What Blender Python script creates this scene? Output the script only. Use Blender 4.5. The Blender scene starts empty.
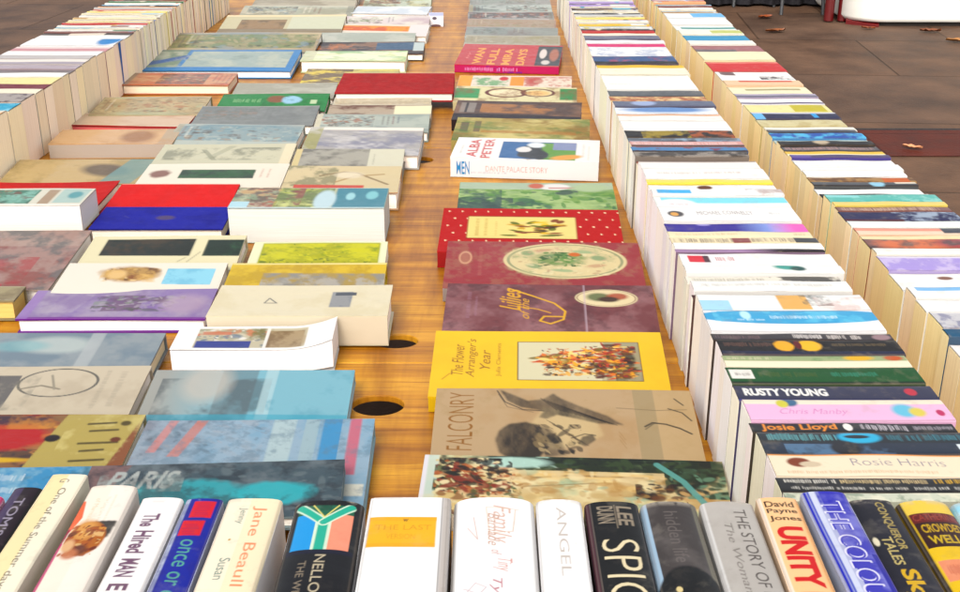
import bpy, math, random
import numpy as np
from mathutils import Vector, Matrix

C = bpy.context.scene.collection
R = math.radians
TZ = 0.75                       # table top height

# ------------------------------------------------------------------ camera
F_PX = 1150.0
THETA = math.atan(481.0 / F_PX)
YAW = R(0.33)
CAM = Vector((0, 0, TZ + 0.665))
cd = bpy.data.cameras.new('camera'); cam = bpy.data.objects.new('camera', cd); C.objects.link(cam)
cd.sensor_width = 36.0; cd.lens = F_PX / 960.0 * 36.0; cd.clip_end = 500; cd.clip_start = 0.02
cam.location = CAM; cam.rotation_euler = (R(90) - THETA, 0, YAW)
bpy.context.scene.camera = cam
CR = cam.rotation_euler.to_matrix()

# ------------------------------------------------------------------ sky and sun
SUN_EL, SUN_AZ = R(44), R(190)      # azimuth clockwise from +y: light from behind the camera, to its left
w = bpy.data.worlds.new('World'); bpy.context.scene.world = w; w.use_nodes = True
nt = w.node_tree; bg = nt.nodes['Background']
sky = nt.nodes.new('ShaderNodeTexSky'); sky.sky_type = 'NISHITA'; sky.sun_disc = False
sky.sun_elevation = SUN_EL; sky.sun_rotation = SUN_AZ
sky.air_density = 1.0; sky.dust_density = 4.0; sky.ozone_density = 0.6
hs = nt.nodes.new('ShaderNodeHueSaturation'); hs.inputs['Saturation'].default_value = 0.22    # thin overcast: a whiter sky
nt.links.new(sky.outputs[0], hs.inputs['Color']); nt.links.new(hs.outputs[0], bg.inputs[0]); bg.inputs[1].default_value = 0.15
ld = bpy.data.lights.new('sun', 'SUN'); ld.energy = 1.0; ld.angle = R(15); ld.color = (1.0, 0.92, 0.79)
sun = bpy.data.objects.new('sun', ld); C.objects.link(sun)
sd = Vector((math.sin(SUN_AZ) * math.cos(SUN_EL), math.cos(SUN_AZ) * math.cos(SUN_EL), math.sin(SUN_EL)))
sun.rotation_euler = sd.to_track_quat('Z', 'Y').to_euler(); sun.location = (0, 0, 6)
vs = bpy.context.scene.view_settings
vs.view_transform = 'Standard'; vs.look = 'None'; vs.gamma = 1; vs.exposure = 1.0
vs.use_curve_mapping = False

# ------------------------------------------------------------------ helpers
def ray(x, y):
    return (CR @ Vector(((x - 480) / F_PX, -(y - 296) / F_PX, -1))).normalized()
def at(x, y, h=0.0):
    """point where the photo's pixel meets the level h metres above the table top"""
    d = ray(x, y); t = (TZ + h - CAM.z) / d.z
    return CAM + d * t

def lin(c):
    c = np.asarray(c, float) / 255.0
    return np.where(c <= 0.04045, c / 12.92, ((c + 0.055) / 1.055) ** 2.4)
def hexc(h):
    if isinstance(h, str):
        h = h.lstrip('#'); h = tuple(int(h[i:i + 2], 16) for i in (0, 2, 4))
    c = lin(h) ** 1.14 * 0.58; g_ = c @ np.array((.3, .6, .1))
    return np.clip(g_ + (c - g_) * 1.14, 0.002, 1)

def mat(name, rough=0.5, coat=0.0, base=None, vcol=True, bump=0.0, bump_scale=30.0, spec=0.5):
    m = bpy.data.materials.new(name); m.use_nodes = True
    n = m.node_tree.nodes; l = m.node_tree.links; p = n['Principled BSDF']
    p.inputs['Roughness'].default_value = rough
    p.inputs['Coat Weight'].default_value = coat
    p.inputs['Coat Roughness'].default_value = 0.08
    p.inputs['Specular IOR Level'].default_value = spec
    if vcol:
        a = n.new('ShaderNodeAttribute'); a.attribute_name = 'Col'
        l.new(a.outputs['Color'], p.inputs['Base Color'])
    elif base is not None:
        p.inputs['Base Color'].default_value = (*base, 1)
    tc = n.new('ShaderNodeTexCoord')
    nz = n.new('ShaderNodeTexNoise'); nz.inputs['Scale'].default_value = 60; nz.inputs['Detail'].default_value = 6
    l.new(tc.outputs['Object'], nz.inputs['Vector'])
    mr = n.new('ShaderNodeMapRange'); mr.inputs['To Min'].default_value = rough * 0.75; mr.inputs['To Max'].default_value = min(1, rough * 1.35)
    l.new(nz.outputs['Fac'], mr.inputs['Value']); l.new(mr.outputs[0], p.inputs['Roughness'])
    if bump:
        n2 = n.new('ShaderNodeTexNoise'); n2.inputs['Scale'].default_value = bump_scale; n2.inputs['Detail'].default_value = 3
        n2.inputs['Distortion'].default_value = 0.6
        oi = n.new('ShaderNodeObjectInfo'); ad = n.new('ShaderNodeVectorMath'); ad.operation = 'ADD'
        l.new(tc.outputs['Object'], ad.inputs[0]); l.new(oi.outputs['Location'], ad.inputs[1])
        l.new(ad.outputs[0], n2.inputs['Vector'])
        b = n.new('ShaderNodeBump'); b.inputs['Strength'].default_value = bump; b.inputs['Distance'].default_value = 0.004
        l.new(n2.outputs['Fac'], b.inputs['Height']); l.new(b.outputs[0], p.inputs['Normal'])
        l.new(b.outputs[0], p.inputs['Coat Normal'])
    return m

M = {}
M['paper'] = mat('printed_card', 0.5, 0.0, bump=0.10, bump_scale=14, spec=0.25)
M['gloss'] = mat('laminated_card', 0.36, 0.12, bump=0.16, bump_scale=11, spec=0.3)
M['film'] = mat('plastic_jacket', 0.5, 0.42, bump=0.38, bump_scale=19, spec=0.12)
M['jacket'] = mat('book_jacket', 0.4, 0.08, bump=0.12, bump_scale=18, spec=0.18)
M['cloth'] = mat('book_cloth', 0.75, 0.0, bump=0.12, bump_scale=900, spec=0.25)

def pages_mat(name, axis):
    m = bpy.data.materials.new(name); m.use_nodes = True
    n = m.node_tree.nodes; l = m.node_tree.links; p = n['Principled BSDF']
    p.inputs['Roughness'].default_value = 0.85; p.inputs['Specular IOR Level'].default_value = 0.15
    tc = n.new('ShaderNodeTexCoord'); oi = n.new('ShaderNodeObjectInfo')
    mp = n.new('ShaderNodeMapping'); s = [5, 5, 5]; s[axis] = 1500
    mp.inputs['Scale'].default_value = s
    ad = n.new('ShaderNodeVectorMath'); ad.operation = 'ADD'
    l.new(tc.outputs['Object'], ad.inputs[0]); l.new(oi.outputs['Location'], ad.inputs[1])
    l.new(ad.outputs[0], mp.inputs['Vector'])
    nz = n.new('ShaderNodeTexNoise'); nz.inputs['Scale'].default_value = 1.0; nz.inputs['Detail'].default_value = 5; nz.inputs['Roughness'].default_value = 0.7
    l.new(mp.outputs[0], nz.inputs['Vector'])
    cr = n.new('ShaderNodeValToRGB'); cr.color_ramp.elements[0].position = 0.34; cr.color_ramp.elements[0].color = (0.74, 0.67, 0.56, 1)
    cr.color_ramp.elements[1].position = 0.56; cr.color_ramp.elements[1].color = (1, 1, 1, 1)
    l.new(nz.outputs['Fac'], cr.inputs[0])
    mx = n.new('ShaderNodeMix'); mx.data_type = 'RGBA'; mx.blend_type = 'MULTIPLY'; mx.inputs[0].default_value = 0.6
    l.new(oi.outputs['Color'], mx.inputs[6]); l.new(cr.outputs[0], mx.inputs[7])
    l.new(mx.outputs[2], p.inputs['Base Color'])
    b = n.new('ShaderNodeBump'); b.inputs['Strength'].default_value = 0.5; b.inputs['Distance'].default_value = 0.0006
    l.new(nz.outputs['Fac'], b.inputs['Height']); l.new(b.outputs[0], p.inputs['Normal'])
    return m
M['pages_up'] = pages_mat('page_edges_upright', 1)
M['pages_flat'] = pages_mat('page_edges_flat', 2)

class Quads:
    """collects all-quad pieces with vertex colours, then links them as one mesh object"""
    def __init__(self): self.v = []; self.f = []; self.c = []; self.n = 0; self.sm = []
    def grid(self, P, Col, smooth=False):
        ny, nx = P.shape[:2]
        i = np.arange(ny * nx).reshape(ny, nx) + self.n
        q = np.stack([i[:-1, :-1], i[:-1, 1:], i[1:, 1:], i[1:, :-1]], -1).reshape(-1, 4)
        self.v.append(P.reshape(-1, 3)); self.f.append(q); self.n += ny * nx
        Col = np.broadcast_to(np.asarray(Col, float), P.shape)
        self.c.append(Col.reshape(-1, 3)); self.sm.append(np.full(len(q), smooth))
    def box(self, x0, x1, y0, y1, z0, z1, col, top=True, bottom=True):
        V = [(x0, y0, z0), (x1, y0, z0), (x1, y1, z0), (x0, y1, z0), (x0, y0, z1), (x1, y0, z1), (x1, y1, z1), (x0, y1, z1)]
        F = [(0, 1, 5, 4), (1, 2, 6, 5), (2, 3, 7, 6), (3, 0, 4, 7)]
        if top: F.append((4, 5, 6, 7))
        if bottom: F.append((3, 2, 1, 0))
        self.v.append(np.array(V, float)); self.f.append(np.array(F) + self.n); self.n += 8
        self.c.append(np.broadcast_to(np.asarray(col, float), (8, 3))); self.sm.append(np.full(len(F), False))
    def build(self, name, material, parent=None):
        v = np.concatenate(self.v); f = np.concatenate(self.f); c = np.concatenate(self.c); sm = np.concatenate(self.sm)
        me = bpy.data.meshes.new(name)
        me.vertices.add(len(v)); me.vertices.foreach_set('co', v.astype(np.float32).ravel())
        me.loops.add(len(f) * 4); me.loops.foreach_set('vertex_index', f.astype(np.int32).ravel())
        me.polygons.add(len(f)); me.polygons.foreach_set('loop_start', np.arange(0, len(f) * 4, 4, dtype=np.int32))
        me.polygons.foreach_set('use_smooth', sm.astype(bool))
        me.update(calc_edges=True)
        a = me.color_attributes.new('Col', 'FLOAT_COLOR', 'POINT')
        cc = np.ones((len(v), 4), np.float32); cc[:, :3] = c; a.data.foreach_set('color', cc.ravel())
        me.materials.append(material)
        o = bpy.data.objects.new(name, me); C.objects.link(o); o.parent = parent
        return o

def tag(o, label, cat, group=None):
    o['label'] = label; o['category'] = cat
    if group: o['group'] = group
    return o
def empty(name, loc, label, cat, group=None):
    o = bpy.data.objects.new(name, None); C.objects.link(o); o.location = loc; o.empty_display_size = 0.05
    return tag(o, label, cat, group)

# ------------------------------------------------------------------ printed artwork
_tcache = {}
def text_tris(s, shear=0.0, bold=0.0):
    k = (s, shear, bold)
    if k in _tcache: return _tcache[k]
    cu = bpy.data.curves.new('text', 'FONT'); cu.body = s; cu.shear = shear; cu.offset = bold; cu.resolution_u = 4
    ob = bpy.data.objects.new('text', cu); C.objects.link(ob)
    dg = bpy.context.evaluated_depsgraph_get(); me = bpy.data.meshes.new_from_object(ob.evaluated_get(dg))
    me.calc_loop_triangles()
    co = np.empty(len(me.vertices) * 3); me.vertices.foreach_get('co', co); co = co.reshape(-1, 3)[:, :2]
    ti = np.empty(len(me.loop_triangles) * 3, np.int32); me.loop_triangles.foreach_get('vertices', ti)
    T = co[ti].reshape(-1, 3, 2)
    lo = T.reshape(-1, 2).min(0); hi = T.reshape(-1, 2).max(0); T = (T - lo) / (hi - lo)
    bpy.data.objects.remove(ob); bpy.data.curves.remove(cu); bpy.data.meshes.remove(me)
    _tcache[k] = T
    return T

class Canvas:
    """artwork in cover units: u 0..1 left to right, v 0..1 far to near (v may run past 1 under the next book)"""
    def __init__(self, W, D, res, Dvis=None, seed=0, Wvis=None):
        self.nx = max(6, int(W / res)) + 1; self.ny = max(4, int(D / res)) + 1
        self.W, self.D = W, D; self.Dv = Dvis or D; self.Wv = Wvis or W
        self.umax = W / self.Wv; self.vmax = D / self.Dv
        self.U, self.V = np.meshgrid(np.linspace(0, self.umax, self.nx), np.linspace(0, self.vmax, self.ny))
        self.a = np.zeros((self.ny, self.nx, 3)); self.rng = np.random.RandomState(seed)
    def fill(self, c): self.a[:] = hexc(c); return self
    def blend(self, m, c):
        self.a = self.a * (1 - m[..., None]) + hexc(c) * m[..., None]; return self
    def _s(self): return self.umax / self.nx, self.vmax / self.ny
    def rect(self, u0, v0, u1, v1, c, al=1.0, skew=0.0):
        su, sv = self._s(); U = self.U - skew * (self.V - v0)
        m = np.clip((U - u0) / su + .5, 0, 1) * np.clip((u1 - U) / su + .5, 0, 1) * np.clip((self.V - v0) / sv + .5, 0, 1) * np.clip((v1 - self.V) / sv + .5, 0, 1)
        return self.blend(m * al, c)
    def ell(self, cu, cv, ru, rv, c, soft=0.1, al=1.0, rot=0.0, wob=0.0):
        x = self.U - cu; y = self.V - cv
        if rot:
            x, y = x * math.cos(rot) + y * math.sin(rot), -x * math.sin(rot) + y * math.cos(rot)
        d = np.sqrt((x / ru) ** 2 + (y / rv) ** 2)
        if wob: d = d + (self.noise(10, 3) - .5) * wob
        return self.blend(np.clip((1 - d) / max(soft, .02) + .5, 0, 1) * al, c)
    def ring(self, cu, cv, ru, rv, w, c, al=1.0):
        d = np.sqrt(((self.U - cu) / ru) ** 2 + ((self.V - cv) / rv) ** 2)
        return self.blend(np.clip((w - abs(d - 1)) / w * 2, 0, 1) * al, c)
    def noise(self, n, octv=5, ax=1.0, ay=1.0):
        out = np.zeros((self.ny, self.nx)); amp = 1; tot = 0
        for o in range(octv):
            kx = max(2, int(n * ax * 2 ** o)) + 1; ky = max(2, int(n * ay * self.D / self.W * 2 ** o)) + 1
            g = self.rng.rand(ky, kx)
            x = np.linspace(0, kx - 1.001, self.nx); y = np.linspace(0, ky - 1.001, self.ny)
            xi = x.astype(int); yi = y.astype(int); fx = x - xi; fy = y - yi; fx = fx * fx * (3 - 2 * fx); fy = fy * fy * (3 - 2 * fy)
            r0 = g[yi][:, xi] * (1 - fx) + g[yi][:, np.minimum(xi + 1, kx - 1)] * fx
            y1 = np.minimum(yi + 1, ky - 1)
            r1 = g[y1][:, xi] * (1 - fx) + g[y1][:, np.minimum(xi + 1, kx - 1)] * fx
            out += amp * (r0 * (1 - fy[:, None]) + r1 * fy[:, None]); tot += amp; amp *= .68
        return out / tot
    def box_mask(self, b):
        if b is None: return 1.0
        return ((self.U >= b[0]) & (self.V >= b[1]) & (self.U <= b[2]) & (self.V <= b[3])).astype(float)
    def mottle(self, c, n=6, lo=.5, hi=.6, al=1.0, box=None, ax=1.0, ay=1.0, octv=5):
        if hi - lo < .17: mid = (hi + lo) / 2; lo, hi = mid - .085, mid + .085
        m = np.clip((self.noise(n, octv, ax, ay) - lo) / (hi - lo), 0, 1) * al
        return self.blend(m * self.box_mask(box), c)
    def grad(self, c, u0, u1, al=1.0, box=None):
        return self.blend(np.clip((self.U - u0) / (u1 - u0), 0, 1) * al * self.box_mask(box), c)
    def line(self, pts, wd, c, al=1.0):
        A = self.Wv; B = self.Dv
        m = np.zeros_like(self.U); X = self.U * A; Y = self.V * B; s = self.W / self.nx
        for (u0, v0), (u1, v1) in zip(pts[:-1], pts[1:]):
            ax_, ay_, bx, by = u0 * A, v0 * B, u1 * A, v1 * B
            L = (bx - ax_) ** 2 + (by - ay_) ** 2 + 1e-12
            t = np.clip(((X - ax_) * (bx - ax_) + (Y - ay_) * (by - ay_)) / L, 0, 1)
            d = np.hypot(X - ax_ - t * (bx - ax_), Y - ay_ - t * (by - ay_))
            m = np.maximum(m, np.clip((wd / 2 - d) / s + .5, 0, 1))
        return self.blend(m * al, c)
    def text(self, s, u0, v0, u1, v1, c, rot=0, shear=0.0, bold=0.0, al=1.0):
        T = text_tris(s, shear, bold); tx = T[..., 0]; ty = T[..., 1]
        if rot == 0: A = u0 + tx * (u1 - u0); B = v1 - ty * (v1 - v0)
        elif rot == 90: A = u1 - ty * (u1 - u0); B = v1 - tx * (v1 - v0)     # reads away from the viewer
        else: A = u0 + ty * (u1 - u0); B = v0 + tx * (v1 - v0)
        SS = 3; fx = (self.nx - 1) * SS / self.umax; fy = (self.ny - 1) * SS / self.vmax
        Hm, Wm = self.ny * SS, self.nx * SS; mk = np.zeros((Hm, Wm), bool)
        off = (SS - 1) / 2
        for k in range(len(A)):
            x = A[k] * fx + off; y = B[k] * fy + off
            x0 = max(0, int(x.min())); x1 = min(Wm, int(x.max()) + 2); y0 = max(0, int(y.min())); y1 = min(Hm, int(y.max()) + 2)
            if x1 <= x0 or y1 <= y0: continue
            gx, gy = np.meshgrid(np.arange(x0, x1), np.arange(y0, y1))
            d = (x[1] - x[0]) * (y[2] - y[0]) - (x[2] - x[0]) * (y[1] - y[0])
            if abs(d) < 1e-9: continue
            e1 = ((gx - x[0]) * (y[2] - y[0]) - (x[2] - x[0]) * (gy - y[0])) / d
            e2 = ((x[1] - x[0]) * (gy - y[0]) - (gx - x[0]) * (y[1] - y[0])) / d
            mk[y0:y1, x0:x1] |= (e1 >= -.02) & (e2 >= -.02) & (e1 + e2 <= 1.02)
        m = mk.reshape(self.ny, SS, self.nx, SS).mean((1, 3))
        return self.blend(m * al, c)
    def dabs(self, box, cols, n=60, size=.05, rot=None, al=.85, seed=None):
        """a printed picture, put together from many small strokes of paint"""
        rg = np.random.RandomState(seed) if seed is not None else self.rng
        u0, v0, u1, v1 = box; asp = self.Wv / self.Dv; keep = self.a.copy()
        for k in range(n):
            u = rg.uniform(u0, u1); v = rg.uniform(v0, v1); r = size * rg.uniform(.3, 1.2) * (1.6 if k < n * .3 else .8)
            cc = cols[min(len(cols) - 1, int(((v - v0) / (v1 - v0) * .7 + rg.uniform(0, .3)) * len(cols)))] if rg.rand() < .65 else cols[rg.randint(len(cols))]
            pad = r * 2
            i0 = int(max(0, (u - pad) / self.umax * self.nx)); i1 = int(min(self.nx, (u + pad) / self.umax * self.nx + 2))
            j0 = int(max(0, (v - pad * asp) / self.vmax * self.ny)); j1 = int(min(self.ny, (v + pad * asp) / self.vmax * self.ny + 2))
            if i1 <= i0 or j1 <= j0: continue
            x = self.U[j0:j1, i0:i1] - u; y = (self.V[j0:j1, i0:i1] - v) / asp
            t = rg.uniform(-.5, .5) if rot is None else rot + rg.uniform(-.3, .3)
            if rg.rand() < .2: t += 1.4
            xx = x * math.cos(t) + y * math.sin(t); yy = -x * math.sin(t) + y * math.cos(t)
            m = np.clip((1 - np.sqrt((xx / r) ** 2 + (yy / (r * rg.uniform(.25, .7))) ** 2)) * 3, 0, 1)[..., None] * al
            self.a[j0:j1, i0:i1] = self.a[j0:j1, i0:i1] * (1 - m) + hexc(cc) * m
        b = self.box_mask(box)[..., None]; self.a = self.a * b + keep * (1 - b)
        return self
    def poly(self, pts, c, al=1.0, soft=.0, tex=0.0):
        ins = np.zeros(self.U.shape, bool); n = len(pts)
        for i in range(n):
            (x0, y0), (x1, y1) = pts[i], pts[(i + 1) % n]
            if y0 == y1: continue
            ins ^= ((y0 > self.V) != (y1 > self.V)) & (self.U < (x1 - x0) * (self.V - y0) / (y1 - y0) + x0)
        m = ins.astype(float)
        for _ in range(int(soft)):
            p = np.pad(m, 1, mode='edge'); m = (p[:-2, 1:-1] + p[2:, 1:-1] + p[1:-1, :-2] + p[1:-1, 2:] + m) / 5
        if tex: m = m * np.clip(1 - tex + tex * 2.4 * (self.noise(16, 5, 1, .5) - .25), 0, 1)
        return self.blend(m * al, c)
    def marks(self, u0, v0, u1, v1, c, al=0.8, ch=0.01, rot=0):
        """a line of printing too small or blurred to read"""
        L = (u1 - u0) if rot == 0 else (v1 - v0)
        p = 0.0
        while p < L:
            wd = ch * self.rng.uniform(.5, 1.1)
            if self.rng.rand() > .14:
                a0 = self.rng.uniform(0, .25); a1 = self.rng.uniform(.75, 1)
                if rot == 0: self.rect(u0 + p, v0 + a0 * (v1 - v0), u0 + p + wd * .55, v0 + a1 * (v1 - v0), c, al * self.rng.uniform(.6, 1))
                else: self.rect(u0 + a0 * (u1 - u0), v0 + p, u0 + a1 * (u1 - u0), v0 + p + wd * .55, c, al * self.rng.uniform(.6, 1))
            p += wd
        return self

# ------------------------------------------------------------------ books
def tint(c, j=0.04, rng=random):
    return tuple(max(0, min(1, x * (1 + rng.uniform(-j, j)))) for x in c)
PAGE_WHITE = (0.94, 0.89, 0.82); PAGE_CREAM = (0.97, 0.82, 0.62); PAGE_OLD = (0.92, 0.77, 0.45)

def upright_book(name, label, cat, group, loc, rot, L, H, t, art, res=0.002, hb=False, side=None, page=PAGE_WHITE,
                 sag=None, nexp=4.0, material='paper', Lvis=None, seed=0, flare=0.0):
    """a book standing on its fore-edge, spine up. local x along the spine, y across it, z up"""
    root = empty(name, loc, label, cat, group); root.rotation_euler = rot
    c = Canvas(L, t, res, seed=seed, Wvis=Lvis)
    if hb is False: c.ny = max(c.ny, 7); c.U, c.V = np.meshgrid(np.linspace(0, c.umax, c.nx), np.linspace(0, 1, c.ny)); c.a = np.zeros((c.ny, c.nx, 3))
    art(c)
    if hb:
        c.blend(np.clip(1 - c.U / .05, 0, 1) * np.clip((c.noise(14, 5) - .52) * 8, 0, 1) * .6, 'cfc6b8')      # rubbed spine head
        for v in (.035, .965): c.rect(0, v - .012, c.umax, v + .012, '8a8078', .35)
        c.mottle('d8cfc0', 12, .62, .76, .07); c.mottle('6c645c', 16, .62, .76, .12)
    if not hb:
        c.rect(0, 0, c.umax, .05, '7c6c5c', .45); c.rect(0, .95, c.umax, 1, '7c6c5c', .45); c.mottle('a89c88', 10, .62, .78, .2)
    sag = sag if sag is not None else 0.0016
    th = 0.0026 if hb else 0.00035
    y = np.linspace(t / 2, -t / 2, c.ny) ; e = np.clip(np.abs(2 * y / t), 0, 1)
    zz = H - sag * (1 - np.clip(1 - e ** nexp, 0, 1) ** (1 / nexp)) if nexp else np.full(c.ny, H)
    x = np.linspace(0, L, c.nx)
    P = np.zeros((c.ny, c.nx, 3)); P[..., 0] = x[None]; P[..., 1] = y[:, None]; P[..., 2] = zz[:, None]
    # a read spine sags and bows a little along its length
    P[..., 2] -= 0.0006 * np.sin(x / L * math.pi * (1 + seed % 3))[None]
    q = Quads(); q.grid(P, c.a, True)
    mean = c.a.mean((0, 1)) if side is None else hexc(side)
    zt = H - sag
    for k in (0, -1):      # spine edge thickness at both ends
        xx = x[k]
        E = np.zeros((2, c.ny, 3)); E[:, :, 0] = xx; E[0, :, 1] = y; E[1, :, 1] = y * (1 - 2 * th / t); E[0, :, 2] = P[:, k, 2]; E[1, :, 2] = P[:, k, 2] - max(th, .0012)
        if k == 0: E = E[::-1]
        q.grid(E, c.a[:, k][None].repeat(2, 0))
    cs = c.a[0, ::max(1, c.nx // 12)]
    q.box(0, L, t / 2 - th, t / 2, 0, zt + .0002, mean if side is not None else c.a[0].mean(0))
    q.box(0, L, -t / 2, -t / 2 + th, 0, zt + .0002, mean if side is not None else c.a[-1].mean(0))
    q.build('cover', M[material], root)
    ins = 0.003 if hb else -0.0002
    pg = Quads(); g = 0.0035 if hb else 0.0
    e = .0002 if hb else ((-th + .0001) if side is None and seed % 5 == 0 else .0001)
    pg.box(ins, L - ins, -t / 2 + th + e, t / 2 - th - e, g, zt - (0.004 if hb else 0.0006), (1, 1, 1))
    o = pg.build('page_block', M['pages_up'], root)
    rr = random.Random(seed); k = rr.uniform(.86, 1.07)
    o.color = (min(1, page[0] * k), min(1, page[1] * k * rr.uniform(.94, 1.02)), min(1, page[2] * k * rr.uniform(.80, 1.08)), 1)
    return root

def flat_book(label, xl, yl, xr, yr, yn, T, art, tilt=7.5, ext=0.03, z0=0.001, hb=True, spine='near', spinecol=None,
              page=PAGE_WHITE, material='film', res=0.002, group='books lying flat on the table', seed=0, edge=None, name='book', curl=0.0, spineart=None):
    """a book lying face up; its far top edge is seen from (xl,yl) to (xr,yr) and its near top edge at yn"""
    a = R(tilt); D = 0.2
    for _ in range(8):
        zf = z0 + T * math.cos(a) + D * math.sin(a)
        A = at(xl, yl, zf); B = at(xr, yr, zf)
        dx = (B - A); W = dx.length; dx.normalize()
        fw = Vector((-dx.y, dx.x, 0)); down = -fw * math.cos(a) - Vector((0, 0, 1)) * math.sin(a)
        nrm = dx.cross(-down); mid = (A + B) / 2
        r = ray((xl + xr) / 2, yn); s = (mid - CAM).dot(nrm) / r.dot(nrm); p = CAM + r * s
        Dv = (p - mid).dot(down); D = Dv + ext
    org = A + down * D - nrm * T
    root = empty(name, org, label, 'book', group)
    root.matrix_world = Matrix.Translation(org) @ Matrix((dx, -down, nrm)).transposed().to_4x4()
    c = Canvas(W, D, res, Dvis=Dv, seed=seed); art(c)
    bt = 0.0026 if hb else 0.0006
    q = Quads()
    x = np.linspace(0, W, c.nx); y = np.linspace(D, 0, c.ny)
    P = np.zeros((c.ny, c.nx, 3)); P[..., 0] = x[None]; P[..., 1] = y[:, None]
    rng = np.random.RandomState(seed + 5)
    # covers are never quite flat
    wx = (x / W)[None]; wy = (y / D)[:, None]
    warp = 0.0012 * np.sin(wx * 3.1 + rng.rand() * 3) * np.sin(wy * 2.4 + rng.rand() * 3) + curl * np.clip((wx - .7) / .3, 0, 1) ** 2
    warp = warp * (0 if hb and material == 'cloth' else 1)
    P[..., 2] = T + warp
    q.grid(P, c.a, True)
    ec = hexc(edge) if edge else c.a[-1].mean(0)
    # board edges follow the warped top
    def skirt(Pe, col):
        E = np.stack([Pe, Pe - np.array([0, 0, bt])]); q.grid(E, col)
    skirt(P[-1, ::-1], ec); skirt(P[0], ec); skirt(P[:, 0][::-1], ec); skirt(P[:, -1], ec)
    Pb = P.copy(); Pb[..., 2] -= bt; q.grid(Pb[::4, ::4][::-1], ec)
    q.box(0, W, 0, D, 0, bt, ec)
    sc = hexc(spinecol) if spinecol else ec
    th = bt
    y0, y1 = (0, th) if spine == 'near' else (D - th, D)
    if spine == 'near': q.box(0.0004, W - 0.0004, -0.0004, th, bt * .9, T - bt * .5, sc)
    else: q.box(0.0004, W - 0.0004, D - th, D + 0.0004, bt * .9, T - bt * .5, sc)
    if spineart:
        cs = Canvas(W, T, .0012, seed=seed); spineart(cs); S = np.zeros((cs.ny, cs.nx, 3))
        S[..., 0] = np.linspace(.0006, W - .0006, cs.nx)[None]; S[..., 1] = -.0008; S[..., 2] = np.linspace(T - bt * .6, bt * .5, cs.ny)[:, None]; q.grid(S[::-1], cs.a[::-1])
    q.build('cover', M[material], root)
    ins = 0.0035 if hb else 0.0006
    pg = Quads()
    ya, yb = (th, D - ins) if spine == 'near' else (ins, D - th)
    if curl > 0:
        n = 16; xs = np.linspace(ins, W - ins, n)
        # the whole block sweeps up with the curling cover
        lift = curl * np.clip((xs / W - .7) / .3, 0, 1) ** 2
        for (zz0, zz1, yy, fl) in ((0, 1, ya, 0), (0, 1, yb, 1)):
            E = np.zeros((2, n, 3)); E[:, :, 0] = xs; E[:, :, 1] = yy; E[0, :, 2] = T - .0026 + lift; E[1, :, 2] = bt + lift * .55
            pg.grid(E if fl else E[:, ::-1], (1, 1, 1))
        E = np.zeros((2, n, 3)); E[0, :, 1] = ya; E[1, :, 1] = yb; E[:, :, 0] = xs; E[:, :, 2] = T - .0026 + lift; pg.grid(E, (1, 1, 1))
        E2 = E.copy(); E2[:, :, 2] = bt + lift * .55; pg.grid(E2[::-1], (1, 1, 1))
        for k in (0, -1):
            E = np.zeros((2, 2, 3)); E[:, :, 0] = xs[k]; E[0, :, 1] = (ya, yb); E[1, :, 1] = (ya, yb); E[0, :, 2] = T - .0026 + lift[k]; E[1, :, 2] = bt + lift[k] * .55; pg.grid(E, (1, 1, 1))
    else:
        pg.box(ins, W - ins, ya, yb, bt + .0002, T - bt - .0014, (1, 1, 1))
    o = pg.build('page_block', M['pages_flat'], root)
    rr = random.Random(seed + 9); k = rr.uniform(.95, 1.05); o.color = (min(1, page[0] * k), min(1, page[1] * k), min(1, page[2] * k), 1)
    return root

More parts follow.
